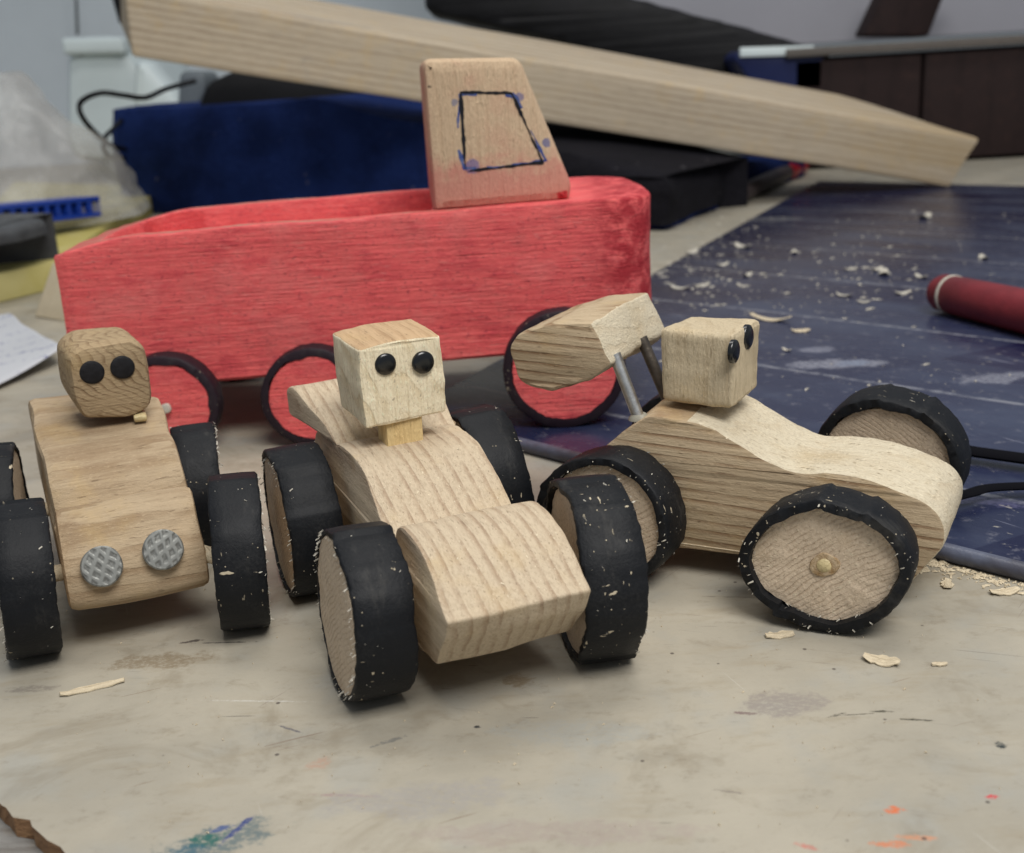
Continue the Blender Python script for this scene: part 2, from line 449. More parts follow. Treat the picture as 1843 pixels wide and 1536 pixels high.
def bench_mat():
    m = M('bench_laminate', .42, .35)
    a = m.noise(m.co, .22, 5, .6); b = m.noise(m.map(m.co, (.6, 2.2, 1), rot=(0, 0, .25)), .9, 6, .65)
    f = m.noise(m.co, 9, 4, .7)
    c = m.mix(m.ss(a, .35, .68), lin(170, 163, 147), lin(155, 149, 135))
    c = m.mix(m.math('MULTIPLY', m.ss(b, .5, .75), .5), c, lin(146, 134, 112))
    c = m.mix(m.math('MULTIPLY', m.ss(f, .55, .75), .18), c, lin(120, 112, 98))
    c = m.mix(m.math('MULTIPLY', m.ss(m.noise(m.co, .5, 4), .5, .7), .4), c, lin(152, 154, 150))
    c = m.mix(m.math('MULTIPLY', m.ss(m.noise(m.co, .35, 5, .7, .6), .52, .66), .35), c, lin(122, 110, 90))
    mm = m.noise(m.map(m.co, (1, 1.6, 1), (9, 2, 0), (0, 0, .3)), 1.5, 6, .75)
    c = m.mix(m.math('MULTIPLY', m.ss(mm, .54, .7), .34), c, lin(118, 106, 88))
    c = scratches(m, c, [(.35, .35, 16, .72, lin(98, 90, 84), .5, 3), (-.9, .5, 20, .73, lin(110, 96, 92), .45, 9),
                         (1.2, .35, 18, .73, lin(200, 198, 190), .35, 15), (-.35, .5, 14, .71, lin(120, 100, 84), .6, 27),
                         (.1, .8, 12, .73, lin(82, 78, 74), .7, 40)])
    def sp(u, v, rx, ry, rot, cc, k, ns):
        p = az(u, v); return (p.x, p.y, rx, ry, R(rot), cc, k, ns)
    L_ = [sp(395, 1515, .95, .42, 20, lin(84, 102, 106), .8, 2.0), sp(372, 1512, .28, .2, 10, lin(30, 92, 84), .9, 5),
          sp(425, 1495, .42, .06, 62, lin(50, 62, 120), .9, 4), sp(398, 1492, .22, .08, 20, lin(56, 78, 132), .8, 6),
          sp(340, 1530, .3, .15, 10, lin(52, 92, 108), .7, 5),
          sp(1608, 1458, .17, .1, 0, lin(206, 104, 56), .9, 6), sp(1600, 1520, .3, .1, -10, lin(196, 120, 84), .8, 5),
          sp(1650, 1508, .35, .07, -12, lin(192, 136, 104), .8, 5), sp(1450, 1524, .2, .06, -30, lin(190, 100, 90), .7, 5),
          sp(1788, 1434, .12, .065, 5, lin(196, 54, 62), 1, 5), sp(1799, 1342, .12, .1, 0, lin(52, 58, 58), 1, 5),
          sp(858, 1309, .06, .05, 0, lin(40, 44, 50), 1, 6), sp(1505, 1288, .22, .04, 20, lin(66, 62, 52), .9, 7),
          sp(1590, 1281, .2, .035, -8, lin(62, 60, 48), .9, 7), sp(1650, 1296, .3, .035, -12, lin(62, 60, 48), .95, 7),
          sp(1545, 1286, .35, .02, 0, lin(86, 82, 72), .9, 7),
          sp(1410, 1268, .75, .5, 0, lin(138, 130, 124), .75, 1.6), sp(1345, 1284, .3, .05, -12, lin(112, 92, 90), .8, 5),
          sp(575, 1375, .28, .18, 30, lin(168, 140, 122), .8, 3), sp(520, 1312, .35, .03, -32, lin(98, 96, 100), .9, 6),
          sp(700, 1335, .35, .06, 25, lin(96, 98, 98), .7, 7), sp(620, 1432, .6, .04, -8, lin(150, 124, 124), .7, 5),
          sp(290, 1190, 1.1, .35, 0, lin(128, 114, 92), .8, 1.8), sp(400, 1157, .7, .03, -4, lin(70, 66, 66), .9, 5),
          sp(345, 1155, .25, .05, 12, lin(78, 70, 66), .9, 5), sp(930, 1225, .3, .3, 0, lin(128, 110, 82), .7, 3),
          sp(1310, 1425, .25, .03, -20, lin(120, 112, 104), .8, 5), sp(1000, 1500, 2.6, .3, -4, lin(150, 132, 128), .35, 1.2),
          sp(740, 1440, 1.5, .5, 0, lin(150, 146, 142), .6, 1.1), sp(1040, 1320, 1.4, .5, 0, lin(150, 154, 152), .4, 1.1),
          sp(60, 1240, .5, .15, 0, lin(120, 112, 104), .6, 3), sp(460, 1262, 1.0, .03, -8, lin(196, 194, 186), .7, 5),
          sp(1330, 1075, .9, .03, -10, lin(112, 106, 96), .6, 5)]
    c = spots(m, c, L_)
    v = m.n('ShaderNodeTexVoronoi'); m.l(m.co, v.inputs['Vector']); v.inputs['Scale'].default_value = 1.2
    pt = m.math('SUBTRACT', 1.0, m.ss(v.outputs['Distance'], .03, .06))
    c = m.mix(m.math('MULTIPLY', pt, .8), c, lin(70, 62, 58))
    m.colour(c)
    r_ = m.n('ShaderNodeMapRange'); m.l(b, r_.inputs[0]); r_.inputs[3].default_value = .36; r_.inputs[4].default_value = .6
    m.l(r_.outputs[0], m.b.inputs['Roughness'])
    m.bump(m.math('ADD', m.math('MULTIPLY', a, 1.2), m.math('ADD', m.math('MULTIPLY', f, .15), m.math('MULTIPLY', b, .3))), .03)
    return m.m
BENCH = bench_mat()
WORN = wood('worn_bench_core', lin(132, 130, 126), lin(96, 90, 84), (1, 0, 0), (0, 1, 0), .6, .5, .3, .5, 71)
CHIPEDGE = wood('chipped_brown_edge', lin(150, 116, 84), lin(92, 62, 40), (1, 0, 0), (0, 1, 1), .3, .6, .6, .4, 73)

def board_mat():
    m = M('blue_board', .3, .5)
    a = m.noise(m.map(m.co, (.4, 1, 1)), .35, 6, .65); b = m.noise(m.co, 2.2, 6, .7)
    sx = m.n('ShaderNodeSeparateXYZ'); m.l(m.co, sx.inputs[0])
    wob = m.math('MULTIPLY', m.noise(m.co, .12, 3), .8)
    y = m.math('ADD', sx.outputs[1], wob)
    band = m.math('FRACT', m.math('MULTIPLY', y, 1 / 7.6))
    cell = m.n('ShaderNodeTexWhiteNoise', noise_dimensions='2D')
    cb = m.n('ShaderNodeCombineXYZ'); m.l(m.math('FLOOR', m.math('MULTIPLY', y, 1 / 7.6)), cb.inputs[0])
    m.l(m.math('FLOOR', m.math('MULTIPLY', m.math('ADD', sx.outputs[0], m.math('MULTIPLY', y, -.35)), 1 / 13.0)), cb.inputs[1])
    m.l(cb.outputs[0], cell.inputs['Vector'])
    f = m.math('MULTIPLY', m.ss(a, .42, .68), .8)
    f = m.math('ADD', m.math('MULTIPLY', f, .6), m.math('MULTIPLY', cell.outputs['Value'], .38))
    c = m.mix(f, lin(9, 12, 50), lin(60, 68, 90))
    line = m.math('SUBTRACT', 1.0, m.ss(m.math('ABSOLUTE', m.math('SUBTRACT', band, .5)), .008, .022))
    line = m.math('MULTIPLY', line, m.ss(b, .32, .6))
    c = m.mix(m.math('MULTIPLY', line, .75), c, lin(136, 138, 146))
    c = m.mix(m.math('MULTIPLY', m.ss(b, .56, .7), .45), c, lin(116, 116, 126))
    def sp(u, v, rx, ry, rot, cc, k, ns):
        p = az(u, v, .3); q = Matrix.Rotation(R(46), 3, 'Z') @ (p - BO)
        return (q.x, q.y, rx, ry, R(rot), cc, k, ns)
    c = spots(m, c, [sp(1500, 655, 1.9, .7, 40, lin(136, 138, 150), .85, .9), sp(1462, 630, .8, .5, 40, lin(130, 132, 146), .8, 1.2),
                     sp(1800, 680, 1.6, .8, 50, lin(126, 128, 140), .85, .9), sp(1390, 395, 3, 1.2, 30, lin(120, 120, 122), .6, .5),
                     sp(1540, 655, .7, .4, 40, lin(120, 130, 150), .8, 1.2), sp(1780, 905, 1.3, .35, 20, lin(90, 90, 120), .7, 1.2)])
    fl = m.noise(m.map(m.co, (3, 6, 1)), 1, 3, .6); gate = m.ss(m.noise(m.co, .25, 3), .42, .6)
    c = m.mix(m.math('MULTIPLY', m.math('MULTIPLY', m.ss(fl, .66, .71), gate), .8), c, lin(164, 160, 150))
    c = scratches(m, c, [(.2, .3, 9, .70, lin(130, 132, 148), .6, 4), (-.7, .3, 11, .72, lin(112, 112, 130), .5, 19)])
    m.colour(c)
    rr = m.n('ShaderNodeMapRange'); m.l(a, rr.inputs[0]); rr.inputs[3].default_value = .14; rr.inputs[4].default_value = .42
    m.l(rr.outputs[0], m.b.inputs['Roughness'])
    m.bump(m.math('ADD', m.math('MULTIPLY', a, .8), m.math('MULTIPLY', b, .12)), .03)
    return m.m
BO = V((.45, 32.4, 0))
BOARD = board_mat()

# ------------------------------------------------------------------ the bench (setting)
def slab(name, poly, z0, z1, mat, mside=None, jit=None):
    n = len(poly)
    vs = [(p[0], p[1], z0) for p in poly] + [(p[0], p[1], z1) for p in poly]
    fs = [tuple(range(n, 2 * n)), tuple(range(n - 1, -1, -1))]
    fm = [0, 0]
    for i in range(n):
        j = (i + 1) % n; fs.append((i, j, n + j, n + i)); fm.append(1 if mside else 0)
    return mesh(name, vs, fs, mat, None, smooth=False, mats=[mat, mside] if mside else None, fmat=fm if mside else None)

random.seed(5)
c0 = az(-140, 1325); c1 = az(200, 1612)
edge = []
for i in range(26):
    t = i / 25; p = c0.lerp(c1, t)
    edge.append((p.x + (random.random() - .5) * .14, p.y + (random.random() - .5) * .14))
poly = [(-120, c0.y)] + edge + [(c1.x, 0), (160, 0), (160, 195), (-120, 195)]
tag(slab('workbench_top', poly, -.35, 0, BENCH, CHIPEDGE), kind='structure')
tag(slab('workbench_core', [(-119, -1), (159, -1), (159, 194), (-119, 194)], -3.2, -.36, WORN), kind='structure')

PALE = plain('pale_wall_paint', lin(222, 230, 234), .7, .2, .08, .05, .02).m
wall = mesh('wall', [(-200, 200, -40), (220, 200, -40), (220, 200, 160), (-200, 200, 160), (-200, 204, -40), (220, 204, -40), (220, 204, 160), (-200, 204, 160)],
            [(0, 1, 2, 3), (4, 7, 6, 5), (0, 4, 5, 1), (3, 2, 6, 7), (0, 3, 7, 4), (1, 5, 6, 2)], PALE, smooth=False)
tag(wall, kind='structure')

# ------------------------------------------------------------------ wheels
STAINR = plain('glue_stained_wood', lin(150, 120, 82), .7, .2, .3, 5, .03, c2=lin(196, 176, 146)).m
def make_wheel(car, c, D, wdt, azn, camber, t, wood_m, rub_m, rec=.05, shape=(), spikes=(), seed=0, ell=1.0,
               nail=None, face_noise=.02, edge_j=.05, label=None, up=True):
    """c: world point where the tyre touches; azn: azimuth of the outer normal; local +Y = outward"""
    def Rf(th, base):
        r = base
        for (k, a, ph) in shape: r *= 1 + a * cos(k * th + R(ph))
        return r
    n = 120
    base = D / 2
    # local frame
    ny = V((cos(R(azn)), sin(R(azn)), 0)); zz = V((0, 0, 1)); xx = ny.cross(zz).normalized()
    rot = Matrix((xx, ny, zz)).transposed()
    rot = rot @ Matrix.Rotation(R(camber), 3, 'X')
    zmin = 1e9; 
    def P(r, th, y):
        return V((r * cos(th) * ell, y, r * sin(th)))
    ring = []
    ring0 = []
    for i in range(n):
        th = 2 * pi * i / n; r = Rf(th, base)
        r += .018 * nz((cos(th), sin(th), 0), 2.2, seed) + .012 * nz((cos(th), sin(th), 0), 9, seed)
        ring0.append(r)
        for (a0, h, wd) in spikes:
            d = (math.degrees(th) - a0 + 180) % 360 - 180
            if -wd < d < wd * .25: r += h * (1 - abs(d) / wd) ** 1.5
        ring.append(r)
    if spikes:
        sa = spikes[0][0] + 34
        for i in range(n):
            d = (360 * i / n - sa) % 360
            if d < 60: ring[i] += .055 * (1 - d / 60)
    prof = [(-.5, -t), (-.5, -.03), (-.46, 0), (-.2, .015), (.2, .015), (.46, 0), (.5, -.03), (.5, -t), (.3, -t - .02), (-.3, -t - .02)]
    vs = []; fs = []; K = len(prof)
    for i in range(n):
        th = 2 * pi * i / n
        for (k, (yy, dr)) in enumerate(prof):
            e = edge_j * (.8 * nz((cos(th), sin(th), yy), 1.6, seed + 7) + .35 * nz((cos(th), sin(th), yy), 13, seed + 8)) if abs(yy) > .4 else 0
            d = dr * (1 + .35 * nz((cos(th), sin(th), 0), 3, seed + 4)) if dr < -.05 else dr
            if abs(yy) > .4 and dr > -.05: d += .02 * nz((cos(th), sin(th), yy), 9, seed + 11)
            q = P(ring[i] + d, th, yy * wdt + e); vs.append(q)
            zmin = min(zmin, (rot @ q).z)
    for i in range(n):
        j = (i + 1) % n
        for k in range(K):
            l = (k + 1) % K
            fs.append((i * K + k, j * K + k, j * K + l, i * K + l))
    # wooden disc
    dv = []; df = []; hw = wdt / 2 - rec
    secs = [(-hw, .9), (-hw, .99), (-hw + .06, 1), (hw - .04, 1), (hw, .985), (hw + .005, .9), (hw + .01, .6), (hw + .0, .3)]
    for (y, s_) in secs:
        for i in range(n):
            th = 2 * pi * i / n
            r = (ring0[i] - t) * s_ * (1 + .012 * nz((cos(th), sin(th), 0), 11, seed + 2))
            q = P(r, th, y)
            dv.append(q + V((0, face_noise * (nz(q, 2.5, seed) + .5 * nz(q, 9, seed)), 0)))
    for s_ in range(len(secs) - 1):
        for i in range(n):
            j = (i + 1) % n; df.append((s_ * n + i, s_ * n + j, (s_ + 1) * n + j, (s_ + 1) * n + i))
    df.append(tuple(range(n))); df.append(tuple((len(secs) - 1) * n + i for i in range(n)))
    wh = mesh('wheel', dv, df, wood_m, ang=50)
    cen = V((c[0], c[1], (c[2] if len(c) > 2 else 0) - zmin - .01))
    Mw = rot.to_4x4(); Mw.translation = cen
    world_place(wh, car, Mw)
    ty = mesh('tyre', vs, fs, rub_m, wh, ang=55)
    random.seed(int(seed * 7 + 1))
    vsd = []; fsd = []
    for i in range(110):
        th = random.random() * 2 * pi; k_ = int(th / (2 * pi) * n) % n
        if random.random() < .5:
            q = P(ring[k_] - t - .02 + random.gauss(0, .03), th, hw + .02 + random.random() * .06); s1 = .014 + .03 * random.random() ** 3
        elif random.random() < .6:
            q = P(ring[k_] + .012, th, wdt * (random.random() - .5)); s1 = .008 + .03 * random.random() ** 4
        else:
            q = P(ring[k_] - t * random.random(), th, wdt / 2 + .01); s1 = .012 + .03 * random.random() ** 2
        a = V((random.gauss(0, 1), random.gauss(0, 1), random.gauss(0, 1))).normalized()
        b = a.cross(V((.3, .5, .8))).normalized(); c_ = a.cross(b)
        n0 = len(vsd)
        for (x, y, z) in ((-1.8, -.4, 0), (1.6, -.5, .1), (1.9, .4, 0), (-1.5, .5, .15), (0, 0, .5)):
            vsd.append(q + b * x * s1 + c_ * y * s1 + a * z * s1)
        for f in ((0, 1, 4), (1, 2, 4), (2, 3, 4), (3, 0, 4), (0, 3, 2, 1)): fsd.append(tuple(n0 + kk for kk in f))
    if rub_m is not RUBT: mesh('wood_fibres', vsd, fsd, DUSTW, wh, smooth=False)['kind'] = 'stuff'
    if nail:
        if nail > .12: lathe('glue_ring', [(.27, hw - .02), (.25, hw + .035), (.17, hw + .05), (.1, hw + .03)], STAINR, wh, 22, .25, seed + 3)
        nl = lathe('axle_end', [(.02, hw + .09), (.09, hw + .085), (nail, hw + .05), (nail * 1.05, hw - .1)], GLUE if nail > .12 else STEEL, wh, 14, .2, seed)
    if label: wh['label'] = label
    return wh, cen

def lc_(): return bpy.data.objects.get('wooden_car.001')
def axle(car, a, b, r, mat, name='axle'):
    """dowel stubs reaching from each wheel into the body"""
    Pm = (Matrix.Translation(car.location) @ car.rotation_euler.to_matrix().to_4x4()).inverted()
    a = Pm @ (a * S) / S; b = Pm @ (b * S) / S
    for (p, q) in ((a, b), (b, a)):
        sg = 1 if q.y > p.y else -1
        lim = 1.0 if car.name != 'wooden_truck' else 1.5
        tube(name, [p + V((0, sg * .2, 0)), p + V((0, sg * .5, 0)), V((min(p.x, 1.75) if car is lc_() else p.x, p.y + sg * (abs(p.y) - 1.1 if car.name != 'wooden_truck' else 1.5), p.z))], r, mat, car, n=12, sub=3)

def hitplane(u, v, car, fx=None, side=None):
    """local point where the view ray meets the car's plane x=fx (or y=side)"""
    P = (Matrix.Translation(car.location / S) @ car.rotation_euler.to_matrix().to_4x4()).inverted()
    o = P @ CP; d = P.to_3x3() @ ray(u, v)
    k = (fx - o.x) / d.x if fx is not None else (side - o.y) / d.y
    return o + d * k

def eye(car, head, p, r, dome, mat, axis='x', name='eye', tilt=0):
    o = lathe(name, [(r * .995, -.06), (r, -.0), (r * .96, dome * .35), (r * .75, dome * .75), (r * .4, dome * .95), (r * .08, dome)], mat, head, 28, .03, r * 9, 60)
    o.rotation_euler = (0, tilt, -pi / 2)
    o.location = p * S
    return o

# ------------------------------------------------------------------ middle car
mc = empty('wooden_car', (-1.67, 21.85, 0), R(-68.5))
tag(mc, 'middle unpainted wooden toy car with square-headed driver and no headlights, nose pointing at the viewer', 'toy car', 'small unpainted wooden cars')
prof = [(4.58, 2.2, .06), (4.35, 1.75), (3.62, .98, .06), (2.8, .85), (-3.2, .85), (-4.3, 1.1), (-4.7, 1.8), (-4.6, 2.9, .3), (-3.9, 3.3, .3), (-2.6, 3.3, .3), (-1.9, 3.48, .5), (-1.0, 3.5, .6),
        (-.3, 3.4, .5), (.4, 3.02, .6), (1.0, 2.6, .4), (1.5, 2.46, .04), (1.75, 2.86, .3), (2.3, 3.1, .5), (3.0, 3.06, .6), (3.6, 2.82, .6), (4.2, 2.42, .5)]
loft('body', prof, -1.3, 1.28, W_M, mc, r=.06, amp=.06, seed=2, rough=.017)
sp_ = loft('rear_deck', [(-5.2, 3.35), (-5.15, 4.0, .35), (-4.7, 4.15, .3), (-2.9, 3.66, .3), (-2.2, 3.3)], -1.72, 1.55, W_M, mc, r=.08, amp=.05, seed=5, taper=lambda x, y, z: (x, y * (1 - (.24 if y < 0 else .1) * max(0, min(1, (x + 5) / 2.6))), z))
head = loft('driver_head', [(-.86, -.82, .08), (.9, -.8, .08), (.93, 0), (.88, .86, .06), (-.3, .9), (-.9, .82, .06), (-.92, 0)], -.86, .84, W_MH, mc, plane='yz', r=.05, amp=.06, seed=11, rough=.022, step=.09, nsec=8)
head.data.materials.append(W_TOP)
for p in head.data.polygons:
    if p.normal.z > .75: p.material_index = 1
head.location = V((-1.85, -.13, 4.82)) * S; head.rotation_euler = (0, R(2), R(3))
nk = loft('neck', [(-.36, -.5), (.4, -.5), (.42, .5), (-.36, .5)], -.36, .36, W_NECK, mc, plane='yz', r=.04, amp=.03, seed=14)
nk.location = V((-1.5, -.14, 3.7)) * S
bpy.context.view_layer.update()
def head_eye(car, head, fx, uv, r, dome, mat):
    p = hitplane(uv[0], uv[1], car, fx=fx)
    hm = Matrix.Translation(head.location / S) @ head.rotation_euler.to_matrix().to_4x4() @ Matrix.Diagonal(head.scale).to_4x4()
    q = hm.inverted() @ p
    e = eye(car, head, q, r, dome, mat)
    return e
head_eye(mc, head, -.99, (694, 656), .225, .06, EYE); head_eye(mc, head, -.99, (762, 653), .235, .06, EYE)
w1, q1 = make_wheel(mc, (-2.85, 19.15), 3.12, 1.08, -160, 3, .11, W_END, RUB[0], .02, ((2, .01, 30),), ((95, .07, 12),), 1, edge_j=.07)
w2, q2 = make_wheel(mc, (1.36, 20.1), 3.36, 1.12, 10, -1, .12, W_END, RUB[1], .1, ((3, .012, 10), (5, .008, 0)), ((60, .08, 20), (300, .06, 10)), 2, edge_j=.09)
w3, q3 = make_wheel(mc, (-4.65, 23.7), 3.25, 1.1, -160, -1, .12, W_END, RUB[2], .04, ((2, .015, 100),), ((120, .06, 15),), 3, edge_j=.06)
w4, q4 = make_wheel(mc, (-.75, 25.5), 3.35, 1.1, 22, 2, .12, W_END, RUB[3], .06, ((2, .01, 0),), ((80, .06, 15),), 4, edge_j=.06)
axle(mc, q1, q2, .19, W_CHIP); axle(mc, q3, q4, .19, W_CHIP)

# ------------------------------------------------------------------ left car
lc = empty('wooden_car', (-8.41, 23.72, 0), R(-69))
tag(lc, 'left wooden toy car with two silver nail-head headlights and round-cornered driver head', 'toy car', 'small unpainted wooden cars')
prof = [(2.2, .9, .2), (2.5, 1.15, .3), (2.45, 1.8, .5), (2.05, 2.3, .5), (1.7, 2.68, .4), (1.1, 2.82, .3), (.55, 2.32, .04), (.4, 2.34, .05), (.1, 2.86, .3), (-.7, 3.22, .6), (-1.6, 3.3, .8), (-2.6, 3.45, .5), (-4.4, 3.6, .4),
        (-5.2, 3.62, .35), (-5.5, 3.0, .3), (-5.4, 1.2, .3), (-5.0, .85)]
loft('body', prof, -1.3, 1.3, W_L, lc, r=.13, amp=.06, seed=22, rough=.006, corner=.2, taper=lambda x, y, z: (x if x > -3.2 else -3.2 + (x + 3.2) * (1 - .85 * max(0, min(1, (y + .4) / 1.5))), y * (1.07 if y < 0 else 1.0) * (1 + (.27 if y < 0 else -.07) * max(0, min(1, (1.2 - x) / 6.5))), z))
head = loft('driver_head', [(-.72, -.86, .2), (.35, -1.02, .4), (.9, -.8, .3), (.96, .1, .3), (.9, .66, .3), (.62, .92, .3), (-.55, .95, .3), (-.88, .72, .3), (-.92, -.3, .5)], -.85, .85, W_LH, lc, plane='yz', r=.2, amp=.05, seed=25, rough=.008, step=.09, corner=.3)
head.location = V((-2.75, .06, 4.55)) * S; head.rotation_euler = (0, R(4), R(6)); head.scale = (.95, .95, .96)
gl = loft('glue_blob', [(-.3, -.14), (.3, -.12), (.36, .1), (-.1, .16), (-.34, .1)], -.16, .2, GLUE, lc, r=.06, amp=.08, seed=61, corner=.1)
gl.location = V((-2.25, .66, 3.5)) * S; gl.scale = (.8, .8, .7)
head_eye(lc, head, -1.87, (166, 671), .28, .03, EYEM); head_eye(lc, head, -1.92, (221, 662), .28, .03, EYEM)
for (uv, rr, rl) in (((183, 1020), .40, .3), ((293, 990), .40, -.3)):
    p = hitplane(uv[0], uv[1], lc, fx=2.44)
    h = lathe('headlight', [(rr * .93, -.2), (rr, 0), (rr, .075), (rr * .93, .1), (rr * .5, .105), (rr * .05, .108)], HATCH, lc, 36, .03, rr + rl, 30)
    h.location = p * S; h.rotation_euler = (R(20) * 0, rl, -pi / 2)
    h.rotation_mode = 'XYZ'
    h.rotation_euler = (Matrix.Rotation(-pi / 2, 3, 'Z') @ Matrix.Rotation(R(22), 3, 'X') @ Matrix.Rotation(rl, 3, 'Y')).to_euler()
w1, q1 = make_wheel(lc, (-9.84, 21.5), 3.08, 1.0, -156, 4, .12, W_END, RUB[2], .04, ((2, .01, 30),), ((75, .05, 12),), 6, edge_j=.06)
w2, q2 = make_wheel(lc, (-5.74, 22.25), 3.14, .98, 13, -2, .12, W_END, RUB[0], .04, ((2, .012, 60),), ((85, .05, 12),), 7, edge_j=.05)
w3, q3 = make_wheel(lc, (-11.75, 24.9), 3.3, 1.08, -162, 2, .12, W_END, RUB[1], .04, ((2, .01, 30),), ((75, .05, 12),), 8, edge_j=.05)
w4, q4 = make_wheel(lc, (-7.6, 26.7), 3.0, 1.0, 15, 0, .12, W_END, RUB[3], .04, ((2, .01, 30),), ((95, .05, 12),), 9, edge_j=.05)
axle(lc, q1, q2, .17, W_CHIP); axle(lc, q3, q4, .17, W_CHIP)

# ------------------------------------------------------------------ right car
rc = empty('wooden_car', (5.25, 23.8, 0), R(-28.5))
tag(rc, 'right wooden toy car with a wooden spoiler on two nails behind its driver, facing right', 'toy car', 'small unpainted wooden cars')
prof = [(3.35, .3, .12), (4.08, 1.5, .3), (4.05, 1.95, .4), (3.7, 2.3, .4), (2.9, 2.6, .5), (1.9, 2.68, .4), (1.15, 2.6, .25), (.4, 2.9, .5), (-.5, 3.36, .25), (-.95, 3.5, .2), (-1.95, 3.6, .2), (-2.6, 3.1, .3), (-3.2, 2.6, .3), (-3.4, 1.6), (-3.1, .7, .15), (-1.2, .62), (1.2, .62)]
body = loft('body', prof, -1.3, 1.28, W_R, rc, r=.06, amp=.06, seed=33, rough=.02)
# the sawn upper faces are fuzzier and paler than the planed sides
body.data.materials.append(W_RF)
for p in body.data.polygons:
    if abs(p.normal.y) < .55 and p.center.x > -.011 and p.normal.z > -.75: p.material_index = 1
head = loft('driver_head', [(-.82, -.8, .16), (.82, -.8, .16), (.84, .78, .14), (-.82, .8, .14)], -.8, .8, W_RH, rc, plane='yz', r=.1, amp=.05, seed=35, rough=.02, step=.09, nsec=8)
head.location = V((-1.05, 0, 4.5)) * S; head.rotation_euler = (0, 0, R(-3))
for p in (): pass
head_eye(rc, head, -.235, (1322, 633), .25, .07, EYE); head_eye(rc, head, -.235, (1346, 607), .27, .08, EYE)
wing = loft('spoiler', [(-5.3, 4.75, .15), (-5.12, 5.12, .15), (-4.1, 5.42, .2), (-3.2, 5.52, .06), (-2.78, 4.58, .1), (-3.25, 4.2, .2), (-4.3, 3.86, .2), (-5.05, 4.02, .2)], -1.3, 2.0, W_R, rc, r=.09, amp=.08, seed=39, rough=.025)
wing.data.materials.append(W_RF)
for p in wing.data.polygons:
    if abs(p.normal.y) < .6 and p.normal.x > .35: p.material_index = 1
for (a, b, mt) in (((-2.86, -.95, 4.75), (-2.28, -.95, 3.2), STEEL), ((-2.86, .62, 4.75), (-2.2, .62, 3.2), STEELD)):
    a, b = V(a), V(b); d = b - a
    tube('spoiler_post', [a, a + d * .5, a + d], .135, mt, rc, n=14, sub=3)
gl = lathe('nail_collar', [(.24, -.03), (.22, .04), (.15, .1)], plain('putty_grey', lin(150, 146, 132), .5).m, rc, 16, .3, 3)
gl.location = V((-2.33, -.95, 3.36)) * S; gl.rotation_euler = (pi / 2 + R(40), 0, 0); gl.rotation_euler = (R(90), R(0), 0)
sh = ((2, .035, 20), (4, .018, 60), (3, .012, 0))
w1, q1 = make_wheel(rc, (5.95, 20.7), 2.68, 1.12, -117, 3, .19, W_END, RUB[1], .2, sh, ((86, .06, 7), (305, .1, 10)), 12, ell=1.15, nail=.14, face_noise=.035, edge_j=.06)
w2, q2 = make_wheel(rc, (2.0, 23.4), 2.92, 1.05, -122, 2, .18, W_END, RUB[3], .12, ((2, .03, 40), (3, .015, 50)), ((350, .1, 12),), 13, ell=1.05, face_noise=.03, edge_j=.05)
w3, q3 = make_wheel(rc, (8.8, 25.7), 3.15, 1.12, 58, 3, .22, W_END, RUB[2], .1, ((2, .02, 40),), ((60, .06, 12),), 14, ell=1.05, edge_j=.05)
w4, q4 = make_wheel(rc, (4.5, 27.4), 3.1, 1.12, 60, 0, .2, W_END, RUB[0], .1, ((2, .02, 40),), (), 15, edge_j=.05)
axle(rc, q1, q3, .17, W_CHIP); axle(rc, q2, q4, .17, W_CHIP)

# torn fibres standing on the sawn faces
def fibres(o, n, pick, size, along, mat, seed):
    rnd = random.Random(seed); me = o.data
    cand = [p for p in me.polygons if pick(p)]
    if not cand: return
    cum = []; t = 0
    for p in cand: t += p.area; cum.append(t)
    import bisect
    vs = []; fs = []
    for i in range(n):
        p = cand[min(len(cand) - 1, bisect.bisect(cum, rnd.random() * t))]
        vv = [me.vertices[k].co for k in p.vertices]; w_ = [rnd.random() for _ in vv]; sw = sum(w_)
        q = sum((v * (k / sw) for v, k in zip(vv, w_)), V((0, 0, 0))) / S
        nn = V(p.normal); a = (V(along) + V((rnd.gauss(0, .35), rnd.gauss(0, .35), rnd.gauss(0, .35))))
        a = (a - nn * a.dot(nn)).normalized(); b = nn.cross(a)
        L_ = size * (.4 + rnd.random() ** 2 * 1.6); w2 = L_ * (.08 + .12 * rnd.random()); up = rnd.random() ** 4 * .3
        n0 = len(vs)
        vs += [q - a * L_ / 2 - b * w2 - nn * .004, q - a * L_ / 2 + b * w2 - nn * .004, q + b * w2 * .8 + nn * (.004 + L_ * up * .3), q - b * w2 * .8 + nn * (.004 + L_ * up * .3), q + a * L_ / 2 + nn * (L_ * up)]
        fs += [(n0, n0 + 1, n0 + 2, n0 + 3), (n0 + 3, n0 + 2, n0 + 4)]
    f = mesh('torn_fibres', vs, fs, mat, o, smooth=False); f['kind'] = 'stuff'
W_FIB = plain('wood_fibre', lin(226, 212, 184), .8, .2, .25, 3, 0).m
fibres(body, 1300, lambda p: p.material_index == 1, .075, (1, 0, 0), W_FIB, 1)
fibres(wing, 300, lambda p: p.material_index == 1, .07, (0, 1, 0), W_FIB, 2)
for o_ in [o for o in bpy.data.objects if o.name.startswith('driver_head')]:
    if o_.parent == mc: fibres(o_, 450, lambda p: p.normal.z < .7 and p.normal.z > -.7, .06, (0, .5, 1), W_FIB, 3)
    elif o_.parent == rc: fibres(o_, 400, lambda p: True, .055, (0, 0, 1), W_FIB, 4)
for o_ in [o for o in bpy.data.objects if o.name.startswith('wheel') and o.parent == rc]:
    fibres(o_, 260, lambda p: p.normal.y > .8, .05, (1, 0, .6), W_FIB, 5)
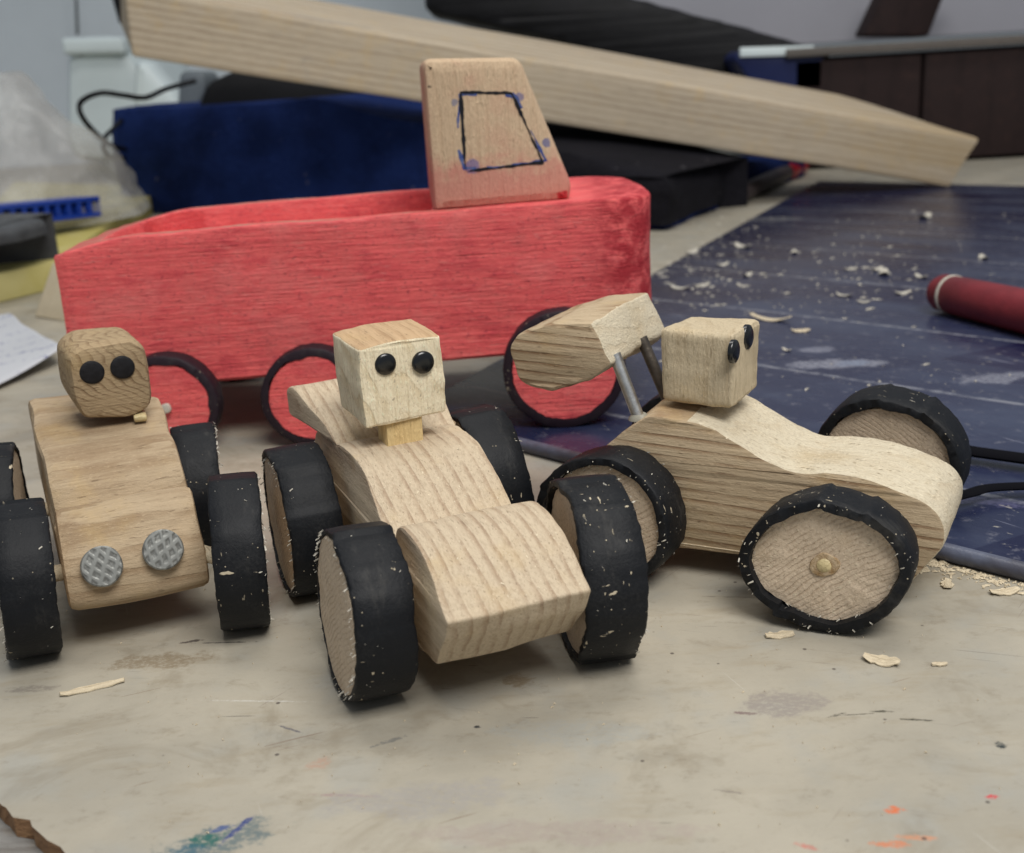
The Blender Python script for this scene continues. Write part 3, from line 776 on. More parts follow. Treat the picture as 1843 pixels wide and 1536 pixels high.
for o_ in [o for o in bpy.data.objects if o.name.startswith('body') and o.parent == mc]:
    fibres(o_, 500, lambda p: abs(p.normal.y) < .6 and p.normal.z > -.2, .05, (1, 0, 0), W_FIB, 6)

# ------------------------------------------------------------------ red truck
TX, TY = -13.3, 35.0
tk = empty('wooden_truck', (TX, TY, 0), 0)
tag(tk, 'long red-painted wooden toy truck with open bed and unpainted cab block', 'toy truck')
def zt(x): return 6.64 + .016 * (x - 2.6) - .42 * max(0, min(1, (2.4 - x) / 2.4)) ** 1.6
def zb(x): return 1.86 + .03 * x
LW, WW = 18.0, 7.6
out = resample(round_poly([(-.15, 0, .3), (LW, 0, 1.7), (LW - .2, WW, 1.9), (-.3, WW, .5)], .5, 8), .22)
inn = round_poly([(1.2, .62, .3), (11.2, .62, .3), (11.2, WW - .62, .6), (1.3, WW - .62, .9)], .5, 8)
def by_arc(pts, N):
    L = [0]
    for i in range(len(pts)): L.append(L[-1] + (pts[(i + 1) % len(pts)] - pts[i]).length)
    o = []
    for k in range(N):
        t = L[-1] * k / N; i = 0
        while L[i + 1] < t: i += 1
        a, b = pts[i], pts[(i + 1) % len(pts)]
        o.append(a + (b - a) * ((t - L[i]) / max(1e-9, L[i + 1] - L[i])))
    return o
N = 220
out = by_arc(out, N); inn = by_arc(inn, N)
# match each outer point with the nearest direction on the inner loop
rings = []
def ring_(pl, f, ins=0): 
    q = inset(pl, ins) if ins else pl
    return [V((p.x, p.y, f(p.x))) for p in q]
rows = [ring_(out, lambda x: zb(x), .12), ring_(out, lambda x: zb(x) + .1)]
for k in range(1, 12):
    rows.append(ring_(out, lambda x, k=k: zb(x) + .1 + (zt(x) - zb(x) - .2) * k / 12))
rows.append(ring_(out, lambda x: zt(x) - .1)); rows.append(ring_(out, lambda x: zt(x) - .03, .03)); rows.append(ring_(out, lambda x: zt(x), .12))
nouter = len(rows)
rows.append(ring_(inn, lambda x: zt(x), -.06)); rows.append(ring_(inn, lambda x: zt(x) - .08)); rows.append(ring_(inn, lambda x: zt(x) - 2.2))
vs = []; fs = []; fm = []
for rw in rows:
    for p in rw:
        e = V((nz(p, .5, 3), nz(p, .5, 43), nz(p, .5, 63))) * .06 + V((nz(p, 3, 3), nz(p, 3, 43), nz(p, 3, 63))) * .014
        if p.z < zt(p.x) - .05: e.z *= .3
        vs.append(p + e)
for s_ in range(len(rows) - 1):
    for i in range(N):
        j = (i + 1) % N; fs.append((s_ * N + i, s_ * N + j, (s_ + 1) * N + j, (s_ + 1) * N + i))
        x = rows[s_][i].x
        fm.append(1 if s_ == nouter - 1 and x < 14 else 0)
fs.append(tuple(range(N))); fm.append(0); fs.append(tuple((len(rows) - 1) * N + i for i in range(N))); fm.append(0)
mesh('body', vs, fs, RED, tk, ang=40, mats=[RED, REDEDGE], fmat=fm)
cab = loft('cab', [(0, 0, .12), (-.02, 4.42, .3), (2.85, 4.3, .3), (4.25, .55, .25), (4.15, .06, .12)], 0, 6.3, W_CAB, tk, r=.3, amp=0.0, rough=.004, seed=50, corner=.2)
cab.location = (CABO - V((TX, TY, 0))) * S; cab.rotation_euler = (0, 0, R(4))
def ink(name, pts, w_, mat, seed, closed=True, off=.012, gap=0):
    vs = []; fs = []; P = []
    n = len(pts)
    for i in range(n if closed else n - 1):
        a, b = V(pts[i]), V(pts[(i + 1) % n]); k = max(2, int((b - a).length / 3))
        for j in range(k): P.append(a.lerp(b, j / k))
    P = [ay(p.x + 1.3 * nz((p.x, p.y, 0), .06, seed), p.y + 1.3 * nz((p.x, p.y, 0), .06, seed + 5), 35.5) - CABO for p in P]
    M_ = len(P)
    for i in range(M_):
        t = (P[(i + 1) % M_] - P[i - 1]).normalized(); nn = V((-t.z, 0, t.x))
        ww = w_ * (.75 + .9 * nz(P[i], 1.7, seed + 9) + .5 * nz(P[i], 6, seed))
        ww = max(.004, ww)
        for s_ in (-1, 1):
            q = P[i] + nn * s_ * ww; vs.append((q.x, -off, q.z)); 
        for s_ in (-1, 1):
            q = P[i] + nn * s_ * ww; vs.append((q.x, .03, q.z))
    for i in range(M_ if closed else M_ - 1):
        if gap and nz(P[i], 1.6, seed + 20) < gap: continue
        j = (i + 1) % M_
        fs.append((4 * i, 4 * j, 4 * j + 1, 4 * i + 1))
        fs.append((4 * i + 2, 4 * i + 3, 4 * j + 3, 4 * j + 2))
    return mesh(name, vs, fs, mat, cab, smooth=False)
INK = plain('black_ink', lin(34, 34, 40), .6, .2, .5, 6, 0).m
INKB = plain('blue_ink', lin(46, 62, 128), .6, .2, .5, 6, 0, c2=lin(96, 110, 150)).m
ink('drawn_window', [(829, 166), (922, 168), (978, 294), (838, 309)], .05, INK, 3, off=.016)
ink('blue_ink_line', [(826, 170), (922, 172), (932, 178), (950, 225), (984, 290), (900, 302), (836, 304), (823, 262), (825, 215)], .055, INKB, 11, gap=-.12, off=.008)

tw1, a1 = make_wheel(tk, (-10.42, 34.45), 3.14, .8, -90, 0, .24, REDW, RUBT, .03, ((2, .012, 20),), (), 41, edge_j=.03)
tw2, a2 = make_wheel(tk, (-5.98, 34.45), 3.08, .8, -90, 0, .24, REDW, RUBT, .03, ((3, .012, 20),), (), 42, edge_j=.03)
tw3, a3 = make_wheel(tk, (1.66, 33.9, .3), 3.6, .8, -92, 0, .26, REDW, RUBT, .03, ((2, .01, 20),), (), 43, edge_j=.03)
tw4, a4 = make_wheel(tk, (-10.42, 43.2), 3.14, .8, 90, 0, .24, REDW, RUBT, .03, (), (), 44)
tw5, a5 = make_wheel(tk, (1.66, 43.2, .3), 3.2, .8, 90, 0, .24, REDW, RUBT, .03, (), (), 45)
axle(tk, a1, a4, .2, W_CHIP); axle(tk, a3, a5, .2, W_CHIP)
tag(loft('glue_crumb', [(-.16, -.1), (.1, -.16), (.2, .12), (-.1, .2)], -.1, .12, DUSTW, tw1, r=.05, amp=.06, seed=3, step=.06), 'white crumb stuck on the red wheel face')
gc = [o for o in bpy.data.objects if o.name == 'glue_crumb'][0]
p = ay(300, 736, 33.95); gc.location = (tw1.matrix_basis.to_3x3().inverted() @ ((p - V((TX, TY, 0))) * S - tw1.location))

# ------------------------------------------------------------------ blue board lying on the bench
pA, pB, pC, pD = V((-3.4, 36.4, 0)), V((26.8, 99, 0)), V((74, 52, 0)), V((33, 1, 0))
rotb = Matrix.Rotation(R(46), 3, 'Z')
pts = [rotb @ (p - BO) for p in (pA, pD, pC, pB)]
near = pts[0].lerp(pts[1], 0)
pts[0].y = 0.0; pts[1].y = 0.0
o = hexa('board', [(p.x, p.y, 0.005) for p in pts] + [(p.x, p.y, .32) for p in pts], BOARD, None, bev=.14, seg=3)
o.name = 'blue_board'; o.location = BO * S; o.rotation_euler = (0, 0, R(-46))
tag(o, 'scratched dark blue board lying flat on the bench, dusted with shavings', 'board')

TRIM = plain('grey_blue_edge', lin(92, 98, 116), .4, .4, .5, .8, .03, c2=lin(64, 62, 70)).m
tube('edge_trim', [(pts[0].x + .1, -.08, .2), (pts[0].x * .6 + pts[1].x * .4, -.1, .2), (pts[1].x - .1, -.08, .2)], .2, TRIM, o, n=14, sub=6)

# ------------------------------------------------------------------ long pine beam
A = ay(222, 100, 82); B = az(1711, 338, .3)
ax = (B - A).normalized()
TH = 4.35
side_ = V((-ax.y, ax.x, 0)).normalized()
if side_.y < 0: side_ = -side_
upv = side_.cross(ax); upv = upv if upv.z > 0 else -upv
rho = R(11)
u_ = upv * cos(rho) - side_ * sin(rho) * -1      # front face leans back
u_ = (upv * cos(rho) + side_ * sin(rho) * 0.0).normalized()
dv_ = (side_ * cos(rho) + upv * sin(rho)).normalized()
Lb = (B - A).length
bev_c = [A + ax * .6, A + ax * Lb, A + ax * (Lb - 7) + dv_ * 10, A - ax * 2 + dv_ * 10]
tops = [A + upv * TH - ax * .3, A + ax * (Lb + 1.5) + upv * (TH - .55), A + ax * (Lb - 6.5) + upv * (TH - .45) + dv_ * 10, A - ax * 2.5 + upv * TH + dv_ * 10]
org = A.copy(); rb = Matrix((ax, side_, upv)).transposed()
cc = [rb.inverted() @ (p - org) for p in bev_c + tops]
def top_hit(u, v):
    d = ray(u, v); n_ = upv; P_ = A + upv * TH
    k = (P_ - CP).dot(n_) / d.dot(n_)
    return rb.inverted() @ (CP + d * k - org)
def beam_post(m, c):
    q = [(top_hit(715, 30), 2.2, .5, 60, lin(112, 104, 96), .8), (top_hit(600, 40), 3.5, .6, 5, lin(150, 146, 140), .5), (top_hit(1000, 80), 4, .5, -5, lin(150, 142, 128), .5)]
    n1 = m.n('ShaderNodeNewGeometry')
    c = spots(m, c, [(p.x, p.y, rx, ry, R(ro), cc_, k, .8) for (p, rx, ry, ro, cc_, k) in q])
    sx = m.n('ShaderNodeSeparateXYZ'); m.l(m.co, sx.inputs[0])
    tn = m.noise(m.map(m.co, (.08, .3, .5)), 1, 4, .6)
    e_ = m.math('MULTIPLY', m.ss(sx.outputs[0], 44, 62), m.ss(tn, .3, .6))
    return m.mix(m.math('MULTIPLY', e_, .5), c, lin(176, 150, 106))
W_BEAM = wood('wood_beam', lin(190, 176, 154), lin(138, 118, 96), (1, 0, 0), (0, .12, 1), .5, .65, .2, .12, 47, pores=.3, post=beam_post, long=.1)
bm_ = hexa('pine_beam', cc, W_BEAM, None, bev=.28, seg=3, amp=.12, cuts=6, seed=4)
bm_.rotation_euler = rb.to_euler(); bm_.location = org * S
tag(bm_, 'long pale pine beam lying slantwise behind the red truck, one end on the bench', 'beam')

# ------------------------------------------------------------------ things behind
def cloth(name, base, top2=None, seed=0, dark=.5):
    m = M(name, .9, .1)
    a = m.noise(m.co, .12, 5, .6); f = m.noise(m.co, 2.4, 5, .7)
    c = m.mix(m.ss(a, .35, .65), base, tuple(x * dark for x in base[:3]) + (1,))
    c = m.mix(m.math('MULTIPLY', m.ss(f, .5, .8), .3), c, tuple(x * 2.2 + .01 for x in base[:3]) + (1,))
    g = m.noise(m.co, 1.2, 2, .5)
    c = m.mix(m.math('MULTIPLY', m.ss(g, .74, .77), .5), c, lin(120, 116, 120))
    m.colour(c); m.bump(m.math('ADD', m.math('MULTIPLY', a, 3), f), .15)
    return m.m
DENIM = cloth('dark_blue_cloth', lin(34, 54, 112), seed=1)
BLACK = plain('black_plastic', lin(18, 18, 21), .6, .3, .5, .3, .03).m
BLACKC = cloth('shade_sheet', lin(28, 27, 32), dark=.6)
WHITEP = plain('white_plastic', lin(226, 238, 238), .4, .4, .08, .1, .01).m
def draped(name, corners, hh, mat, nx=46, nzv=14, amp=.5, lean=0, top_w=8, seed=0, sag=.5):
    """wrapped cloth box: front wall along the polyline with folds, then a top sheet"""
    P = [V(c) for c in corners]; L = [0]
    for i in range(len(P) - 1): L.append(L[-1] + (P[i + 1] - P[i]).length)
    vs = []; fs = []
    cols_ = nx; rows_ = nzv + 8
    for i in range(cols_ + 1):
        t = L[-1] * i / cols_; k = 0
        while k < len(P) - 2 and L[k + 1] < t: k += 1
        a, b = P[k], P[k + 1]; q = a.lerp(b, (t - L[k]) / (L[k + 1] - L[k]))
        d = (b - a).normalized(); nrm = V((d.y, -d.x, 0)); h = hh(q.x) if callable(hh) else hh
        for j in range(rows_ + 1):
            if j <= nzv:
                z = h * j / nzv; rr = (j / nzv) ** 6 * .5; e = q - nrm * rr
            else:
                e = q - nrm * (.5 + top_w * (j - nzv) / 8); z = h + .1
            z2 = z * (1 - .04 * nz((t * .12, seed, 1), 1)) - (sag * abs(nz((t * .1, seed, 4), 1)) * (j / nzv if j <= nzv else 1))
            n_ = amp * (nz((t, z * .6, 0), .16, seed) + .6 * nz((t + z * .8, z, 0), .42, seed + 3) + .25 * nz((t, z, 0), 1.2, seed + 6))
            vs.append(e + nrm * n_ * (1 if j <= nzv else .3) + V((0, 0, z2)))
    R_ = rows_ + 1
    for i in range(cols_):
        for j in range(rows_):
            fs.append((i * R_ + j, (i + 1) * R_ + j, (i + 1) * R_ + j + 1, i * R_ + j + 1))
    # back wall down to the bench, closing the volume
    n0 = len(vs)
    for i in range(cols_ + 1):
        p = vs[i * R_ + rows_]; vs.append(V((p[0], p[1], 0)))
    for i in range(cols_): fs.append((i * R_ + rows_, (i + 1) * R_ + rows_, n0 + i + 1, n0 + i))
    return mesh(name, vs, fs, mat, None, ang=60)
g0 = az(226, 384); g1 = az(1190, 414); g2 = az(1445, 318)
o = draped('cloth_wrapped_box', [g0 + V((-1.5, 14, 0)), g0, g1, g2], lambda x: 9.3 - 5.6 * max(0, min(1, (x + 14) / 24)) - .1 * max(0, x - 10), DENIM, amp=.55, top_w=12, seed=3, nx=90)
tag(o, 'long low box wrapped in dark blue cloth behind the red truck bed', 'box')
def hbox(x): return 9.3 - 5.6 * max(0, min(1, (x + 14) / 24)) - .1 * max(0, x - 10)
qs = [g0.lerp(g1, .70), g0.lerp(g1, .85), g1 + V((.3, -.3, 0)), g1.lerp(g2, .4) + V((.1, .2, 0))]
o = draped('shade_sheet', [q + V((0, -.7, .35 + .2 * (i % 2))) for i, q in enumerate(qs)], lambda x: hbox(x) - .35, BLACKC, amp=.4, top_w=13, seed=9, nx=50)  # added sheet, its black stands in for the shade on the box end
tag(o, 'black sheet added as shade over the right end of the blue box', 'shade sheet')
# black case on top of it
k0 = ay(372, 196, 104); k1 = ay(1185, 300, 82)
def pr(name, poly, y, depth, mat, bev=.3, label=None, cat=None, group=None, amp=0.0):
    """block whose front outline stands at distance y"""
    P = [ay(u, v, y) for (u, v) in poly]; org = V((sum(p.x for p in P) / len(P), y, min(p.z for p in P)))
    pr2 = [(p.x - org.x, p.z - org.z) for p in P]
    ob = loft(name, pr2, 0, depth, mat, None, r=bev, step=.8, corner=bev * 1.5, amp=amp, rough=0, seed=len(name), nsec=4)
    ob.location = org * S
    if label: tag(ob, label, cat, group)
    return ob
pr('black_case', [(352, 205), (372, 150), (420, 128), (760, 150), (800, 240), (500, 230)], 106, 14, BLACK, .4, 'black case lying on the blue cloth box under the beam', 'case')
pr('grey_block', [(318, 200), (322, 128), (368, 128), (372, 160), (352, 205)], 118, 6, plain('grey_plastic', lin(112, 120, 124), .5).m, .5, 'small pale grey block beside the black case under the beam end', 'block')
pr('black_bag', [(770, -60), (1010, -60), (1130, -6), (1240, 22), (1330, 46), (1425, 72), (1500, 92), (1500, 190), (1250, 150), (1000, 75), (760, 20)], 118, 14, BLACK, .8, 'black bag with a sloping top behind the beam', 'bag', amp=.15)
pr('blue_packet', [(1322, 108), (1335, 92), (1470, 88), (1486, 100), (1484, 165), (1360, 165)], 112, 8, plain('dark_blue_packet', lin(30, 40, 84), .4).m, .4, 'small dark blue packet with a white band behind the beam', 'packet')
bp = bpy.data.objects['blue_packet']
q0, q1_ = ay(1332, 92, 111.6), ay(1466, 88, 111.6)
bd = hexa('white_band', [q0 + V((0, .0, -.55)), q1_ + V((0, .0, -.55)), q1_ + V((0, .5, -.55)), q0 + V((0, .5, -.55)), q0 + V((0, .0, .3)), q1_ + V((0, .0, .3)), q1_ + V((0, .5, .3)), q0 + V((0, .5, .3))], WHITEP, None, bev=.15)
bd.parent = bp; bd.location = -bp.location

# cabinet on the right: dark brown fronts under a pale shelf, white panel with a brown post above
BROWN = wood('dark_brown_veneer', lin(46, 34, 33), lin(32, 23, 23), (0, 0, 1), (1, 0, 0), 3, .5, .05, .6, 81, pores=.15, tint=lin(70, 50, 44))
SHELF = plain('pale_shelf_edge', lin(100, 94, 88), .6).m
cb = empty('brown_cabinet', (45, 112, 0), 0)
tag(cb, 'dark brown cabinet with a pale shelf edge behind the right end of the beam', 'cabinet')
def cbx(name, x0, x1, y0, y1, z0, z1, mat, bev=.15):
    return hexa(name, boxc(x0 - 45, x1 - 45, y0 - 112, y1 - 112, z0, z1), mat, cb, bev=bev)
zs = ay(1700, 88, 112).z
xs = ay(1658, 200, 112).x
cbx('carcass', 28, 118, 113.2, 140, .35, zs - .2, BLACK)
cbx('door_panel', 28, xs - .15, 112, 113.1, .35, zs - .3, BROWN)
cbx('door_panel', xs + .15, 100, 112, 113.1, .35, zs - .3, BROWN)
cbx('shelf', 27, 118, 111.2, 141, zs, zs + .8, SHELF, .2)
zz_ = ay(1700, 62, 112).z
pn = hexa('partition', [V((6, 0, 0)), V((110, 0, 0)), V((110, 1.5, 0)), V((6, 1.5, 0)), V((-20, 0, 40)), V((110, 0, 40)), V((110, 1.5, 40)), V((-20, 1.5, 40))], plain('white_panel_paint', lin(178, 178, 186), .6, .2, .05, .1).m, None, bev=.2)
pn.location = V((8, 138, zz_)) * S
tag(pn, 'large off-white panel standing on the shelf at the top right', 'panel')
ps = pr('brown_post', [(1556, 66), (1615, -60), (1760, -60), (1700, -8), (1672, 66)], 126, 4, BROWN, .3, 'slanting dark brown post in front of the off-white panel', 'post')
tag(ps, None, None)
# the left-hand clutter
pr('white_canister', [(112, 292), (112, 110), (118, 78), (140, 66), (205, 64), (240, 100), (300, 190), (330, 300)], 150, 26, WHITEP, 2.2, 'pale white plastic canister against the wall behind the bag', 'canister')
cn = bpy.data.objects['white_canister']
a_, b_ = ay(110, 84, 148.6), ay(222, 82, 148.6)
lid = hexa('lid_rim', [a_ + V((0, 0, -1)), b_ + V((0, 0, -1)), b_ + V((0, 10, -1)), a_ + V((0, 10, -1)), a_ + V((0, 0, 1)), b_ + V((0, 0, 1)), b_ + V((0, 10, 1)), a_ + V((0, 10, 1))], WHITEP, None, bev=.6, seg=3)
lid.parent = cn; lid.location = -cn.location
pr('white_tube', [(236, 200), (240, 112), (262, 110), (320, 178), (330, 215), (290, 220)], 128, 5, WHITEP, 1.0, 'white plastic tube lying behind the cable loop', 'tube')
pr('dark_strip', [(184, -60), (208, -60), (236, 40), (214, 46)], 130, 3, BLACK, .3, 'dark strip leaning on the wall above the beam end', 'strip')
pr('wall_cord', [(132, -60), (136, -60), (141, 62), (136, 64)], 188, .5, plain('grey_cord', lin(104, 108, 110)).m, .1, 'thin grey cord hanging down the pale wall', 'cord')
tube('cable_loop', [ay(352, 146, 108), ay(300, 160, 106), ay(262, 176, 100), ay(222, 172, 98), ay(180, 168, 97), ay(145, 185, 97), ay(150, 214, 97), ay(185, 252, 100), ay(212, 266, 106), ay(240, 270, 112)], .22, BLACK, None, 10, 8)
tag(bpy.data.objects['cable_loop'], 'thin black cable curling out beside the blue cloth box', 'cable')
tube('cable_end', [ay(232, 205, 112), ay(208, 228, 106), ay(188, 250, 99), ay(190, 275, 100), ay(210, 285, 106), ay(240, 284, 112)], .2, BLACK, bpy.data.objects['cable_loop'], 10, 8)

YEL = plain('yellow_foam', lin(178, 166, 84), .7, .2, .15, .2, .03, c2=lin(196, 186, 128)).m
ya, yb, yc, yd = az(-160, 585), az(106, 520), az(300, 366), az(30, 352)
o = hexa('yellow_board', [ya, yb, yc, yd] + [p + V((0, 0, 1.6)) for p in (ya, yb, yc, yd)], YEL, None, bev=.2)
tag(o, 'yellow board lying at the left edge under the grey pouch', 'board')
o = draped('grey_pouch', [az(-140, 506, 1.7) , az(-40, 504, 1.7), az(40, 490, 1.7), az(98, 472, 1.7), az(94, 464, 1.7)], .9, plain('grey_vinyl', lin(74, 76, 78), .45, .4, .5, .3, .05, c2=lin(46, 46, 48)).m, amp=.2, top_w=7, seed=21, nx=40, nzv=8, sag=.4)
o.location.z = 1.62 * S
tag(o, 'dark grey pouch lying on the yellow board at the left edge', 'pouch')
# blue slotted strip with a filled clear bag over it
BLUEP = plain('blue_plastic', lin(28, 62, 158), .35, .5, .2, .4).m
st = empty('slotted_strip', (0, 0, 0))
s0, s1 = ay(-60, 408, 74), ay(183, 380, 84)
d_ = s1 - s0; Ls = d_.length; dn_ = d_.normalized()
st.location = s0 * S; st.rotation_euler = (0, 0, math.atan2(d_.y, d_.x))
hz = 1.55
z0_ = -.6
sl = (s1.z - s0.z) / Ls
def skew(x0, x1, y0, y1, za, zb_):
    return [(x0, y0, za + sl * x0), (x1, y0, za + sl * x1), (x1, y1, za + sl * x1), (x0, y1, za + sl * x0), (x0, y0, zb_ + sl * x0), (x1, y0, zb_ + sl * x1), (x1, y1, zb_ + sl * x1), (x0, y1, zb_ + sl * x0)]
hexa('bottom_rail', skew(0, Ls, 0, 3, -.35, -.05), BLUEP, st, bev=.05)
hexa('top_rail', skew(0, Ls, 0, 3, .75, 1.05), BLUEP, st, bev=.05)
hexa('back_plate', skew(0, Ls, 2.2, 2.9, -.04, .74), plain('dark_blue_inside', lin(22, 30, 60)).m, st, bev=.03)
nb = 12
for i in range(nb + 1):
    x = Ls * i / nb
    hexa('divider', skew(max(0, x - .16), min(Ls, x + .16), .05, 2.15, -.045, .745), BLUEP, st, bev=.02)
tag(st, 'bright blue plastic strip with square slots lying under the clear bag', 'strip')
def bagmat():
    m = M('clear_bag_film', .3, .5)
    a = m.noise(m.map(m.co, (1, 1, .5)), .22, 4, .6)
    m.colour(m.mix(m.ss(a, .35, .65), lin(222, 222, 218), lin(176, 172, 166)))
    m.bump(m.noise(m.map(m.co, (1, 1, .4), rot=(0, .5, 0)), .3, 3, .5, 1.0), .3)
    m.b.inputs['Alpha'].default_value = .36
    return m.m
BAG = bagmat()
vs = []; fs = []; nu, nv = 64, 26
cbag = ay(40, 350, 86); 
for j in range(nv + 1):
    t = j / nv
    for i in range(nu):
        th = 2 * pi * i / nu
        rx = (9.2 * (1 - t ** 1.6 * .72)); ry = 7 * (1 - t ** 1.5 * .8)
        q = V((cos(th) * rx, sin(th) * ry, t * 10.3))
        q += V((nz(q, .2, 4), nz(q, .2, 14), .6 * nz(q, .2, 24))) * 1.3 + V((abs(nz(q, .5, 4)), abs(nz(q, .5, 14)), 0)) * .9
        q.x += -1.6 * t
        vs.append(q)
for j in range(nv):
    for i in range(nu):
        k = (i + 1) % nu; fs.append((j * nu + i, j * nu + k, (j + 1) * nu + k, (j + 1) * nu + i))
fs.append(tuple(range(nu))); fs.append(tuple(nv * nu + i for i in range(nu)))
o = mesh('plastic_bag', vs, fs, BAG, ang=60)
o.location = V((cbag.x - 1.5, 88, 2.2)) * S
tag(o, 'cloudy clear plastic bag slumped at the upper left', 'bag')

# offcut leaning by the truck tail
a_ = az(60, 572); b_ = az(128, 588)
o = hexa('wood_offcut', [a_, b_ + V((1.0, 0, 0)), b_ + V((1.5, 4, 0)), a_ + V((.8, 4, 0))] + [a_ + V((1.1, .8, 2.6)), b_ + V((1.2, .8, 2.9)), b_ + V((1.5, 2.2, 2.9)), a_ + V((1.6, 2.2, 2.6))], W_CHIP, None, bev=.12, amp=.1, cuts=2)
tag(o, 'pale wedge-shaped wood offcut behind the tail of the red truck', 'wood offcut')

# paper with pen writing
def paper_mat():
    m = M('written_paper', .75, .2)
    sx = m.n('ShaderNodeSeparateXYZ'); m.l(m.co, sx.inputs[0])
    wv = m.math('MULTIPLY', m.math('SUBTRACT', m.noise(m.map(m.co, (2.2, .7, 1)), 2.0, 3, .6), .5), 1.6)
    fr = m.math('FRACT', m.math('DIVIDE', m.math('ADD', sx.outputs[1], wv), 1.7))
    ln = m.math('SUBTRACT', 1.0, m.ss(m.math('ABSOLUTE', m.math('SUBTRACT', fr, .5)), .02, .06))
    gp = m.ss(m.noise(m.map(m.co, (1, .5, 1)), .8, 2), .45, .52)
    c = m.mix(m.math('MULTIPLY', m.math('MULTIPLY', ln, gp), .65), lin(190, 192, 196), lin(84, 88, 138))
    m.colour(c); return m.m
vs = []; fs = []
q = [az(-90, 560), az(20, 585), az(120, 655), az(-90, 740)]
nn_ = 22
for j in range(nn_ + 1):
    for i in range(nn_ + 1):
        s_, t = i / nn_, j / nn_
        p = q[3].lerp(q[2], s_).lerp(q[0].lerp(q[1], s_), t)
        z = .05 + 1.0 * max(0, s_ - .35) ** 2 + .35 * (nz(p, .12, 5) + .5)
        p.y += .5 * nz(p, .3, 2); vs.append((p.x, p.y, z))
for (z_) in (0,):
    for j in range(nn_):
        for i in range(nn_):
            a = j * (nn_ + 1) + i; fs.append((a, a + 1, a + nn_ + 2, a + nn_ + 1))
o = mesh('paper_sheet', vs, fs, paper_mat())
sd = o.modifiers.new('thick', 'SOLIDIFY'); sd.thickness = .0003
tag(o, 'curled white paper with blue pen writing at the left edge of the bench', 'paper')

# red tube on the board
REDT = plain('red_tube', lin(124, 34, 42), .5, .45, .35, .8, .02, c2=lin(104, 26, 34)).m
ta = az(1690, 528, 1.05); tb = az(2000, 602, 1.05)
dx = (tb - ta); Lr = dx.length
o = lathe('red_tube', [(.3, -.12), (.62, 0), (.74, .25), (.76, 1.3), (.77, 1.32), (.8, 4), (.82, Lr), (.6, Lr + .2)], REDT, None, 40, .02, 3)
rz = math.atan2(dx.y, dx.x) - pi / 2
o.location = V((ta.x, ta.y, 1.12)) * S; o.rotation_euler = (0, 0, rz)
tag(o, 'dark red round tube with a thin white ring lying on the blue board', 'tube')
rg = lathe('white_ring', [(.766, .72), (.785, .74), (.785, .84), (.766, .86)], DUSTW, o, 40, .01, 3)

# red tipped marker beside the beam foot
ma, mb_ = az(1325, 356, .6), az(1442, 300, .6)
dx = mb_ - ma; Lm = dx.length
o = lathe('marker_pen', [(.3, 0), (.62, .2), (.7, .6), (.7, Lm * .72), (.72, Lm * .72 + .05), (.72, Lm * .98), (.5, Lm)], plain('grey_pen_barrel', lin(70, 62, 62), .4).m, None, 28)
o.location = V((ma.x, ma.y, .72)) * S; o.rotation_euler = (0, 0, math.atan2(dx.y, dx.x) - pi / 2)
lathe('red_cap', [(.74, Lm * .72), (.82, Lm * .74), (.84, Lm * .97), (.6, Lm + .1)], plain('red_cap', lin(170, 28, 44), .35).m, o, 28)
tag(o, 'grey marker pen with red cap lying under the beam', 'pen')

STRAPM = plain('matt_black_strap', (.006, .006, .008, 1), .95, .05).m
# black straps on the board behind the right car
for (p_, r_, lab) in (([(1690, 800), (1745, 812), (1800, 820), (1990, 846)], .27, 'upper black strap end on the blue board behind the right car'),
                      ([(1690, 902), (1745, 888), (1800, 877), (1990, 872)], .18, 'lower black strap end on the blue board behind the right car')):
    P_ = [az(u, v, .62) for (u, v) in p_]
    o = tube('black_strap', P_, r_, STRAPM, None, 12, 8, flat=.45)
    tag(o, lab, 'strap', 'black straps on the board')

# ------------------------------------------------------------------ shavings
def chip(name, p, L, Wd, ang_, curl, seed, mat=W_CHIP, lab=None, group=None, zoff=0.0):
    random.seed(seed)
    vs = []; fs = []; n = 9
    for i in range(n + 1):
        t = i / n
        x = (t - .5) * L; z = curl * (4 * (t - .5) ** 2) * L
        w_ = Wd * (.35 + .65 * sin(pi * min(max(t, .06), .94))) * (1 + .4 * (random.random() - .5))
        yo = .16 * Wd * (random.random() - .5)
        for (s_, zz__) in ((-1, 0), (1, 0), (1, .02 + .02 * random.random()), (-1, .025)):
            vs.append((x + .05 * random.random() * L, s_ * w_ / 2 + yo, z + zz__))
    for i in range(n):
        for k in range(4):
            l = (k + 1) % 4; fs.append((i * 4 + k, (i + 1) * 4 + k, (i + 1) * 4 + l, i * 4 + l))
    fs.append((0, 1, 2, 3)); fs.append((4 * n, 4 * n + 1, 4 * n + 2, 4 * n + 3))
    o = mesh(name, vs, fs, mat, None, ang=30)
    o.location = V((p.x, p.y, p.z + .01)) * S; o.rotation_euler = (R(4 * random.random()), 0, R(ang_))
    if lab: tag(o, lab, 'wood chip', group)
    return o
chip('wood_chip', az(164, 1241), 1.15, .22, 22, .02, 1, lab='longest pale splinter on the bench below the left car')
chip('wood_chip', az(1402, 1146), .55, .25, 5, .05, 2, lab='pale chip on the bench below the right front wheel of the right car')
chip('wood_chip', az(1585, 1192), .62, .34, -30, .1, 3, lab='broad curled flake on the bench right of the lower chip')
chip('wood_chip', az(1690, 1198), .28, .12, 0, .05, 4, lab='tiny pale splinter at the right of the curled flake')
chip('wood_chip', az(1806, 1068), .6, .28, 10, .08, 5, lab='tan flake near the board edge at the far right')
chip('wood_chip', az(1705, 1055), .4, .25, 70, .1, 6, lab='grey-white flake below the blue board edge')
